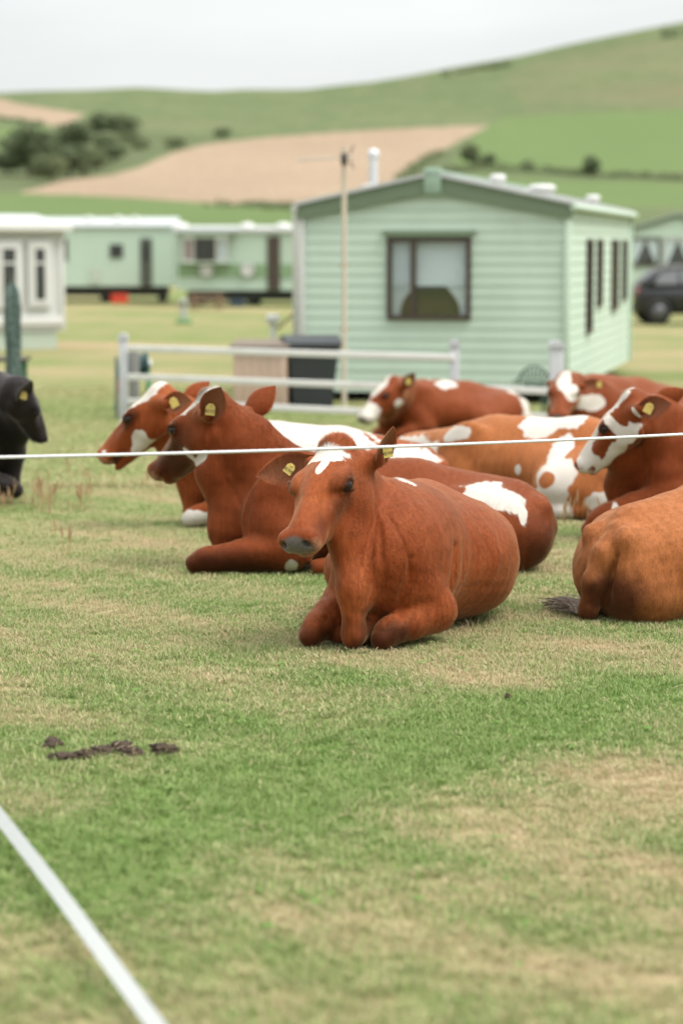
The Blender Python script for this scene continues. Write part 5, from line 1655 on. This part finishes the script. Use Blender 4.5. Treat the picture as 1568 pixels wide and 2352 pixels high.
# seventh cow, at the right edge, patched white face in profile
cowG = dict(fl=[(.36, .19, .24), (.74, .19, .13), (.80, .19, .06), (.70, .19, .045)], loc=(2.10, 12.75, 0), yaw=178, s=.99, st=(1, 1.0), h=.011, seed=61, hairs=30000, neck=1.05,
    poll=at(1468, 932, 12.52), nose=at(1338, 1070, 12.66), up=(-.70, .25, .66), hs=.96,
    earbase=(-.03, .112, -.04), ears=(((-.78, .32, -.48), (.05, .85, .2), .205, .064), ((-.80, -.45, -.30), (.1, -.9, .2), .20, .058)),
    tags=(dict(t=.36, n=(-.1, -1, .1), u=(.5, 0, 1), size=.060), 0),
    white=[('h', (.07, 0, .10), (.12, .10, .06)), ('h', (.25, 0, .08), (.17, .075, .05)), ('h', (.40, 0, -.01), (.10, .12, .07)), ('h', (.145, .10, .02), (.026, .08, .12)), ('h', (.20, .09, -.080), (.15, .08, .042)), ('h', (.10, .10, -.06), (.035, .05, .06)), ('h', (.33, .05, -.08), (.12, .08, .022)),
           ('h', (.0, .11, -.03), (.014, .06, .045)), ('h-', (.30, .07, -.01), (.055, .05, .042)), ('h-', (.205, .10, .03), (.028, .05, .045)), ('h-', (.205, .10, -.02), (.02, .05, .03)), ('h-', (.09, .1, .02), (.030, .06, .06)),
           ('v', (1410, 1180, 12.5), (.02, .3, .06)), ('v', (1490, 1165, 12.5), (.03, .3, .03))],
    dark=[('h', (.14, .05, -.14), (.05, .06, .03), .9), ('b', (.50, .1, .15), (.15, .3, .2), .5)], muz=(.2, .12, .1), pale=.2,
    folds=[('h', (-.04, .12, -.05), 'b', (.50, .16, .30), .008, .02)])
make_cow('cow', 'red cow at the right edge with a patchy white and brown face', GRP, DEEP, cowG)

# eighth cow, rump and tail towards us at the right edge
cowH = dict(loc=(1.80, 10.42, 0), yaw=37, s=.93, st=(1.0, .86), h=.009, seed=71, hairs=130000, fat=1.0, hip=.035,
    poll=None, hl=[(-.30, .33, .20), (-.72, .34, .09), (-.50, .38, .05), (-.40, .38, .045)], hr='none',
    dark=[('b', (-1.02, -.10, .12), (.16, .22, .13), 1.0), ('b', (-1.04, .02, .05), (.1, .1, .1), .8)],
    extra=[('ell', (-.78, -.06, .13), (.22, .24, .17), dict(k=.06)), ('cap', (-.985, -.085, .30), (-1.02, -.05, .06), .020, .022, dict(k=.03, op='-'))],
    tail=dict(pts=[(-.76, -.03, .425), (-.90, -.035, .385), (-.985, -.025, .30), (-1.025, .0, .18), (-1.03, .03, .05), (-1.0, .12, .03)], r=[.045, .055, .058, .052, .042, .022]),
    switch=[(-1.01, .08, .045), (-.99, .18, .055), (-.96, .28, .05), (-.93, .38, .03)])
make_cow('cow', 'chestnut cow at the right edge seen from behind, tail curled on the grass', GRP, ORANGE, cowH)

# ninth cow, black, at the left edge
cowI = dict(loc=(-2.64, 14.68, 0), yaw=12, s=1.0, st=(1, 1.0), h=.015, seed=81,
    poll=at(40, 892, 14.45), nose=at(90, 992, 14.60), up=(.85, .15, .45), hs=.80, fine=True, pale=0, bend=(.10, 0, .06),
    ears=(None, ((-.62, -.50, .62), (.4, -.8, .1), .23, .066)), tags=(dict(t=.30, n=(.1, -1, .2), u=(.2, 0, 1), size=.062),),
    white=[])
make_cow('cow', 'black cow at the left edge with a yellow ear tag', GRP, BLACK, cowI)
# ------------------------------------------------------------------ far trees, bushes and hedges
def leaf_mat(name, a, b):
    t = NT(name); c = t.coord('Object'); at_ = t.attr('lf')
    t.set(Base_Color=t.mix(at_.outputs['Fac'], a, b), Roughness=.8); t.b.inputs['Specular IOR Level'].default_value = .15
    tr = t.n.new('ShaderNodeBsdfTranslucent'); t.l.new(t.mix(at_.outputs['Fac'], a, b), tr.inputs[0]); mx = t.n.new('ShaderNodeMixShader'); mx.inputs[0].default_value = .4
    t.l.new(t.b.outputs[0], mx.inputs[1]); t.l.new(tr.outputs[0], mx.inputs[2]); t.l.new(mx.outputs[0], t.out.inputs['Surface'])
    return t.m
LEAFA = leaf_mat('leaves_dark', (.105, .140, .075), (.205, .240, .135)); LEAFB = leaf_mat('leaves_mid', (.125, .158, .080), (.225, .255, .140)); BARK = plain('bark', (.09, .07, .05), .9, var=.3)
def crown_mesh(name, lobes, n, leaf, seed):
    r = np.random.default_rng(seed); V, F, C = [], [], []
    vol = np.array([l[1][0] * l[1][1] * l[1][2] for l in lobes]); pick = r.choice(len(lobes), n, p=vol / vol.sum())
    d = r.normal(size=(n, 3)); d /= np.linalg.norm(d, axis=1)[:, None]
    rad = r.uniform(.25, 1.08, n) ** .5
    Cn = np.array([lobes[k][0] for k in pick]) + d * rad[:, None] * np.array([lobes[k][1] for k in pick])
    a = r.normal(size=(n, 3)); a /= np.linalg.norm(a, axis=1)[:, None]; b = np.cross(a, r.normal(size=(n, 3))); b /= np.linalg.norm(b, axis=1)[:, None]
    s = leaf * r.uniform(.5, 1.4, n)[:, None]
    V = np.stack([Cn - a * s, Cn + b * s * .6, Cn + a * s, Cn - b * s * .6], 1).reshape(-1, 3)
    me = np_mesh(name, V, np.arange(4 * n).reshape(-1, 4), True)
    at_ = me.attributes.new('lf', 'FLOAT', 'POINT'); at_.data.foreach_set('value', np.repeat(r.random(n), 4).astype(np.float32))
    return me
def ground_at(vx, vy):
    """where a sight line first meets the rising land"""
    d = ray(vx, vy); Y = 110.0
    while Y < 1000:
        p = at(vx, vy, Y)
        if p.z <= float(hills(np.array([p.x]), np.array([p.y]))[0]): break
        Y += 2.0
    p = at(vx, vy, Y); p.z = float(hills(np.array([p.x]), np.array([p.y]))[0])
    return p
def tree(V, hpx, wpx, label, mat, seed, group, name='tree', trunk=True):
    P = ground_at(*V); k = P.y / 5553; h, w = hpx * k * 1.25, wpx * k * .78
    r = np.random.default_rng(seed)
    root = empty(name, P); tag(root, label, 'tree' if trunk else 'bush', group)
    lobes = [((0, 0, h * .58), (w * .75, w * .75, h * .40))]
    for i in range(7):
        a = r.uniform(0, 6.28); lobes.append(((w * .55 * math.cos(a), w * .55 * math.sin(a), h * r.uniform(.30, .78)), (w * r.uniform(.35, .55), w * r.uniform(.35, .55), h * r.uniform(.16, .28))))
    link('crown', crown_mesh('crown', lobes, 1100, h * .075, seed), mat, root)
    m = MB(); m.tube([(0, 0, -.4), (.02 * h, 0, h * .3), (-.02 * h, 0, h * .7)], [h * .05, h * .035, h * .012], 7)
    for i in range(4):
        a = r.uniform(0, 6.28); m.tube([(0, 0, h * (.22 + .1 * i)), (w * .5 * math.cos(a), w * .5 * math.sin(a), h * (.45 + .1 * i))], [h * .02, h * .006], 5)
    m.build('trunk' if trunk else 'stems', BARK, root)
G1 = 'trees in the hollow below the hill'
k = 0
for (V, h, w, lab) in (((18, 402), 46, 60, 'dark tree at the left edge low in the hollow'), ((66, 404), 92, 88, 'big dark round tree in the hollow, leftmost of the tall ones'), ((118, 420), 50, 66, 'low dark tree at the front of the hollow'),
                       ((160, 408), 62, 70, 'dark rounded tree beside the corner of the stubble field'), ((172, 352), 58, 78, 'dark tree in the middle of the hollow'), ((216, 396), 44, 50, 'paler small tree right of the hollow trees'),
                       ((232, 312), 42, 52, 'dark tree high in the hollow, left of a pair'), ((278, 318), 46, 60, 'dark tree high in the hollow, right of a pair'), ((110, 352), 30, 56, 'low shrubby tree behind the big round tree'), ((30, 352), 34, 60, 'low shrubby tree behind the left edge tree')):
    k += 1; tree(V, h, w, lab, LEAFA if k % 3 else LEAFB, 500 + k, G1)
for (V, h, w, lab) in (((405, 345), 24, 40, 'small bush above the left end of the stubble field'), ((515, 320), 20, 32, 'small bush on the upper edge of the stubble field'), ((328, 345), 20, 36, 'pale bush between the hollow and the stubble field'), ((262, 372), 34, 60, 'broad pale bush in the scrub left of the stubble field'), ((300, 330), 22, 44, 'low pale bush high in the scrub above the stubble corner'), ((235, 345), 30, 50, 'pale bush in the middle of the scrub beside the dark trees'),
                       ((1080, 382), 42, 34, 'taller bush left of a pair on the field hedge'), ((1120, 386), 26, 32, 'lower bush right of a pair on the field hedge'), ((1210, 394), 20, 26, 'small bush in the middle of the field hedge'), ((1356, 408), 40, 28, 'upright dark bush on the field hedge at the right')):
    k += 1; tree(V, h, w, lab, LEAFB if k % 2 else LEAFA, 500 + k, 'bushes along the field edges', 'bush', False)
def hedge(pts, hpx, label, mat, seed, n=1600):
    Q = [ground_at(*p) for p in pts]; o = Q[0]
    root = empty('hedge', o); tag(root, label, 'hedge', 'hedges between the fields')
    r = np.random.default_rng(seed); lobes = []
    for a, b in zip(Q[:-1], Q[1:]):
        m = max(2, int((b - a).length / 3.0))
        for i in range(m):
            p = a.lerp(b, (i + r.random()) / m) - o; h = hpx * (a.y / 5553) * r.uniform(.6, 1.25); lobes.append(((p.x, p.y, p.z + h * .4), (2.2 * r.uniform(.7, 1.2), 1.2, h * .6)))
    link('foliage', crown_mesh('foliage', lobes, n, .32, seed), mat, root)
    m = MB()
    for l in lobes: m.tube([(l[0][0], l[0][1], l[0][2] - 1.0), (l[0][0], l[0][1], l[0][2])], [.08, .04], 5)
    m.build('stems', BARK, root)
hedge([(985, 404), (1100, 388), (1300, 402), (1568, 416), (1700, 420)], 14, 'long low dark hedge across the green slope on the right', LEAFB, 601, 3000)
hedge([(500, 476), (580, 474), (660, 482)], 12, 'short dark hedge at the foot of the stubble field', LEAFB, 602, 700)
hedge([(-40, 272), (40, 280), (100, 290)], 12, 'dark hedge below the small stubble field at the upper left', LEAFA, 603, 900)
hedge([(920, 416), (960, 380), (1010, 352)], 10, 'scrubby hedge up the right side of the stubble field', LEAFB, 604, 900)
hedge([(1022, 174), (1100, 163), (1172, 152)], 12, 'dark gorse strip just below the skyline', LEAFA, 605, 1400)
hedge([(1512, 88), (1560, 84), (1620, 80)], 22, 'dark gorse patch near the hill top at the right', LEAFA, 606, 1000)
# ------------------------------------------------------------------ grass: tufts of single blades on the near lawn
def grass_mat(name, green, straw, tip):
    t = NT(name)
    a = t.n.new('ShaderNodeAttribute'); a.attribute_type = 'INSTANCER'; a.attribute_name = 'dry'
    b = t.n.new('ShaderNodeAttribute'); b.attribute_name = 'bl'
    s = t.n.new('ShaderNodeSeparateColor'); t.l.new(b.outputs['Color'], s.inputs[0])
    d = t.math('ADD', a.outputs['Fac'], t.rng(s.outputs['Red'], 0, 1, -.42, .42))
    col = t.mix(t.rng(d, .25, .85), t.mix(s.outputs['Blue'], green[0], green[1]), t.mix(s.outputs['Blue'], straw[0], straw[1]))
    col = t.mix(t.rng(d, .80, 1.25, 0, .55), col, (.46, .30, .19))
    col = t.mix(t.rng(s.outputs['Green'], .55, 1.0, 0, .5), col, tip)
    t.set(Base_Color=col, Roughness=.6)
    t.b.inputs['Specular IOR Level'].default_value = .25
    t.b.inputs['Subsurface Weight'].default_value = 0
    tr = t.n.new('ShaderNodeBsdfTranslucent'); t.l.new(col, tr.inputs[0])
    mx = t.n.new('ShaderNodeMixShader'); mx.inputs[0].default_value = .28
    t.l.new(t.b.outputs[0], mx.inputs[1]); t.l.new(tr.outputs[0], mx.inputs[2]); t.l.new(mx.outputs[0], t.out.inputs['Surface'])
    return t.m

def tuft(name, nb, hgt, spread, mat, seed, lean=.6, w=.0016):
    r = np.random.default_rng(seed); V, F, C = [], [], []
    for i in range(nb):
        p = np.array((*r.normal(size=2) * spread, -.004)); a = r.uniform(0, 6.28)
        L = hgt * r.uniform(.5, 1.25); ln = lean * r.uniform(.2, 1.5); d = np.array((math.cos(a), math.sin(a), 0))
        sd = np.array((-d[1], d[0], 0)) * w * r.uniform(.7, 1.4)
        k0 = len(V); rc, gc = r.random(), r.random()
        for j, t in enumerate((0, .35, .7, 1.0)):
            c = p + np.array((0, 0, 1)) * L * (t - .28 * ln * t * t) + d * L * ln * t * t
            ww = sd * (1 - .15 * t - .75 * t * t)
            if j < 3:
                V += [c - ww, c + ww]; C += [(rc, t, gc, 1)] * 2
            else:
                V.append(c); C.append((rc, t, gc, 1))
        F += [(k0, k0 + 1, k0 + 3, k0 + 2), (k0 + 2, k0 + 3, k0 + 5, k0 + 4)]
        F.append((k0 + 4, k0 + 5, k0 + 6, k0 + 6))
    V = np.array(V); tri = []
    for f in F:
        if f[2] == f[3]: tri.append(f[:3])
        else: tri += [(f[0], f[1], f[2]), (f[0], f[2], f[3])]
    me = np_mesh(name, V, np.array(tri), True)
    at_ = me.attributes.new('bl', 'FLOAT_COLOR', 'POINT'); at_.data.foreach_set('color', np.array(C, np.float32).ravel())
    me.materials.append(mat)
    return bpy.data.objects.new(name, me)

def scatter(name, pts, dry, scl, protos, label, cat, seed=1):
    r = np.random.default_rng(seed)
    me = bpy.data.meshes.new(name); me.vertices.add(len(pts)); me.vertices.foreach_set('co', np.asarray(pts, np.float32).ravel())
    for nm, arr in (('dry', dry), ('scl', scl), ('rot', r.uniform(0, 6.28, len(pts))), ('pick', r.integers(0, len(protos), len(pts)).astype(float))):
        t = me.attributes.new(nm, 'FLOAT', 'POINT'); t.data.foreach_set('value', np.asarray(arr, np.float32))
    o = link(name, me)
    col = bpy.data.collections.new(name + '_tufts')
    for p in protos: col.objects.link(p)
    ng = bpy.data.node_groups.new(name + '_nodes', 'GeometryNodeTree')
    ng.interface.new_socket('Geometry', in_out='INPUT', socket_type='NodeSocketGeometry')
    ng.interface.new_socket('Geometry', in_out='OUTPUT', socket_type='NodeSocketGeometry')
    N, L = ng.nodes, ng.links
    gi, go = N.new('NodeGroupInput'), N.new('NodeGroupOutput')
    ci = N.new('GeometryNodeCollectionInfo'); ci.inputs['Collection'].default_value = col
    ci.inputs['Separate Children'].default_value = True; ci.inputs['Reset Children'].default_value = True
    ip = N.new('GeometryNodeInstanceOnPoints')
    def named(n):
        a = N.new('GeometryNodeInputNamedAttribute'); a.data_type = 'FLOAT'; a.inputs['Name'].default_value = n
        return a.outputs['Attribute']
    cx = N.new('ShaderNodeCombineXYZ'); L.new(named('rot'), cx.inputs['Z'])
    fi = N.new('FunctionNodeFloatToInt'); L.new(named('pick'), fi.inputs[0])
    L.new(gi.outputs[0], ip.inputs['Points']); L.new(ci.outputs[0], ip.inputs['Instance'])
    ip.inputs['Pick Instance'].default_value = True
    L.new(fi.outputs[0], ip.inputs['Instance Index']); L.new(cx.outputs[0], ip.inputs['Rotation']); L.new(named('scl'), ip.inputs['Scale'])
    L.new(ip.outputs[0], go.inputs[0])
    m = o.modifiers.new('scatter', 'NODES'); m.node_group = ng
    tag(o, label, cat, kind='stuff')
    return o

GM = grass_mat('grass_blades', ((.115, .225, .040), (.235, .350, .095)), ((.44, .345, .195), (.64, .54, .35)), (.50, .44, .26))
turf = [tuft('turf_tuft', 26, .026, .022, GM, 100 + i, .9, .0015) for i in range(6)]
def rand_ground(n, y0, y1, seed, dens=1.0):
    r = np.random.default_rng(seed)
    y = np.sqrt(r.uniform(y0 * y0, y1 * y1, n)); x = r.uniform(-.165, .165, n) * y + r.uniform(-.15, .15, n)
    return x, y
x1, y1 = rand_ground(52000, 4.3, 16.5, 1)
x2, y2 = rand_ground(26000, 16, 32, 2)
x, y = np.concatenate([x1, x2]), np.concatenate([y1, y2])
dr = dryness(x, y) + np.random.default_rng(3).normal(size=len(x)) * .10
sc = np.random.default_rng(4).uniform(.6, 1.35, len(x)) * (1.0 - .25 * np.clip(dr, 0, 1)) * np.where(y > 16, 1.9, 1.0)
scatter('grass', np.stack([x, y, hills(x, y)], 1), dr, sc, turf, 'short grazed grass covering the lawn around the cows', 'grass')
# longer tufts and dry bents
bent = [tuft('long_grass_tuft', 9, .085, .02, GM, 200 + i, .7, .0014) for i in range(4)]
x, y = rand_ground(2600, 5.5, 17, 5)
k = snoise(x, y, 1.7, 51) + .4 * snoise(x, y, 6, 52) > .25
x, y = x[k], y[k]
scatter('long_grass', np.stack([x, y, hills(x, y)], 1), np.clip(dryness(x, y) + .15, 0, 1), np.random.default_rng(6).uniform(.4, .95, len(x)), bent, 'longer loose grass blades standing among the turf', 'grass', 7)

def seed_stem(name, seed, mat, h=.2):
    r = np.random.default_rng(seed); V, F, C = [], [], []
    for s in range(5):
        p = np.array((*r.normal(size=2) * .03, 0)); a = r.uniform(0, 6.28); L = h * r.uniform(.6, 1.2); d = np.array((math.cos(a), math.sin(a), 0)) * r.uniform(.05, .3)
        gc = r.uniform(.4, 1)
        for j in range(7):
            t0, t1 = j / 7, (j + 1) / 7
            w0 = .0012 if t0 < .66 else .0055 * math.sin((t0 - .6) / .4 * 3.1) + .001
            w1 = .0012 if t1 < .66 else .0055 * math.sin(min(1, (t1 - .6) / .4) * 3.1) + .001
            for q in (0, 1.57):
                sd = np.array((math.cos(q), math.sin(q), 0)); k0 = len(V)
                c0, c1 = p + d * L * t0 * t0 + np.array((0, 0, L * t0)), p + d * L * t1 * t1 + np.array((0, 0, L * t1))
                V += [c0 - sd * w0, c0 + sd * w0, c1 + sd * w1, c1 - sd * w1]; C += [(1, .7, gc, 1)] * 4
                F += [(k0, k0 + 1, k0 + 2), (k0, k0 + 2, k0 + 3)]
    me = np_mesh(name, np.array(V), np.array(F), True)
    at_ = me.attributes.new('bl', 'FLOAT_COLOR', 'POINT'); at_.data.foreach_set('color', np.array(C, np.float32).ravel())
    me.materials.append(mat); return bpy.data.objects.new(name, me)
SM = grass_mat('seed_heads', ((.26, .20, .08), (.36, .28, .13)), ((.40, .28, .14), (.55, .40, .22)), (.50, .36, .20))
stems = [seed_stem('seed_stem', 300 + i, SM) for i in range(4)]
r = np.random.default_rng(8)
P = []
for (vx, vy, n, sx, sy) in ((20, 1172, 34, .30, .30), (1370, 1212, 14, .28, .08), (1210, 1130, 8, .3, .6), (280, 1130, 40, 1.2, 1.2)):
    c = on_ground(vx, vy)
    P.append(np.stack([c.x + r.normal(size=n) * sx, c.y + r.normal(size=n) * sy], 1))
P = np.concatenate(P)
scatter('seeding_grass', np.stack([P[:, 0], P[:, 1], hills(P[:, 0], P[:, 1])], 1), np.full(len(P), .9), r.uniform(.45, .95, len(P)), stems, 'dry seeding grass stems standing here and there on the lawn', 'grass', 9)
# cut straw lying about
def straw_bit(name, seed, mat):
    r = np.random.default_rng(seed); V, F, C = [], [], []
    for s in range(4):
        a = r.uniform(0, 6.28); L = r.uniform(.03, .08); d = np.array((math.cos(a), math.sin(a), 0)); p = np.array((*r.normal(size=2) * .03, .018 + r.uniform(0, .012)))
        sd = np.array((-d[1], d[0], 0)) * .0016; k0 = len(V); gc = r.random()
        for t in (0, .5, 1): 
            c = p + d * L * t + np.array((0, 0, .008 * math.sin(t * 3.1))); V += [c - sd, c + sd]; C += [(1, .9, gc, 1)] * 2
        F += [(k0, k0 + 1, k0 + 3), (k0, k0 + 3, k0 + 2), (k0 + 2, k0 + 3, k0 + 5), (k0 + 2, k0 + 5, k0 + 4)]
    me = np_mesh(name, np.array(V), np.array(F), True)
    at_ = me.attributes.new('bl', 'FLOAT_COLOR', 'POINT'); at_.data.foreach_set('color', np.array(C, np.float32).ravel())
    me.materials.append(mat); return bpy.data.objects.new(name, me)
straws = [straw_bit('straw_bit', 400 + i, GM) for i in range(4)]
x, y = rand_ground(900, 5, 15, 10)
scatter('loose_straw', np.stack([x, y, hills(x, y)], 1), np.full(len(x), 1.0), r.uniform(.35, .85, len(x)), straws, 'pale dry straw bits scattered on the turf', 'straw', 11)

# flat rosettes of weeds and clover between the blades
def rosette(name, seed, mat, n=9, L=.028):
    r = np.random.default_rng(seed); V, F, C = [], [], []
    for i in range(n):
        a = 6.283 * i / n + r.uniform(-.3, .3); d = np.array((math.cos(a), math.sin(a), 0)); sd = np.array((-d[1], d[0], 0)); l = L * r.uniform(.6, 1.2); k0 = len(V); gc = r.random() * .6
        for t, w in ((0, .12), (.4, .85), (.75, .8), (1, .1)):
            c = d * l * t + np.array((0, 0, .012 + .012 * math.sin(t * 3.0))); V += [c - sd * w * l * .28, c + sd * w * l * .28]; C += [(0, t * .5, gc, 1)] * 2
        for j in range(3):
            b = k0 + 2 * j; F += [(b, b + 1, b + 3), (b, b + 3, b + 2)]
    me = np_mesh(name, np.array(V), np.array(F), True)
    at_ = me.attributes.new('bl', 'FLOAT_COLOR', 'POINT'); at_.data.foreach_set('color', np.array(C, np.float32).ravel())
    me.materials.append(mat); return bpy.data.objects.new(name, me)
ros = [rosette('weed_rosette', 600 + i, GM) for i in range(3)]
x, y = rand_ground(900, 5, 17, 12)
k = snoise(x, y, 2.2, 61) > .0
x, y = x[k], y[k]
scatter('weeds', np.stack([x, y, hills(x, y)], 1), np.random.default_rng(15).uniform(.5, .85, len(x)), np.random.default_rng(13).uniform(.3, .75, len(x)), ros, 'small broad leaved weeds and clover growing flat in the turf', 'weeds', 14)
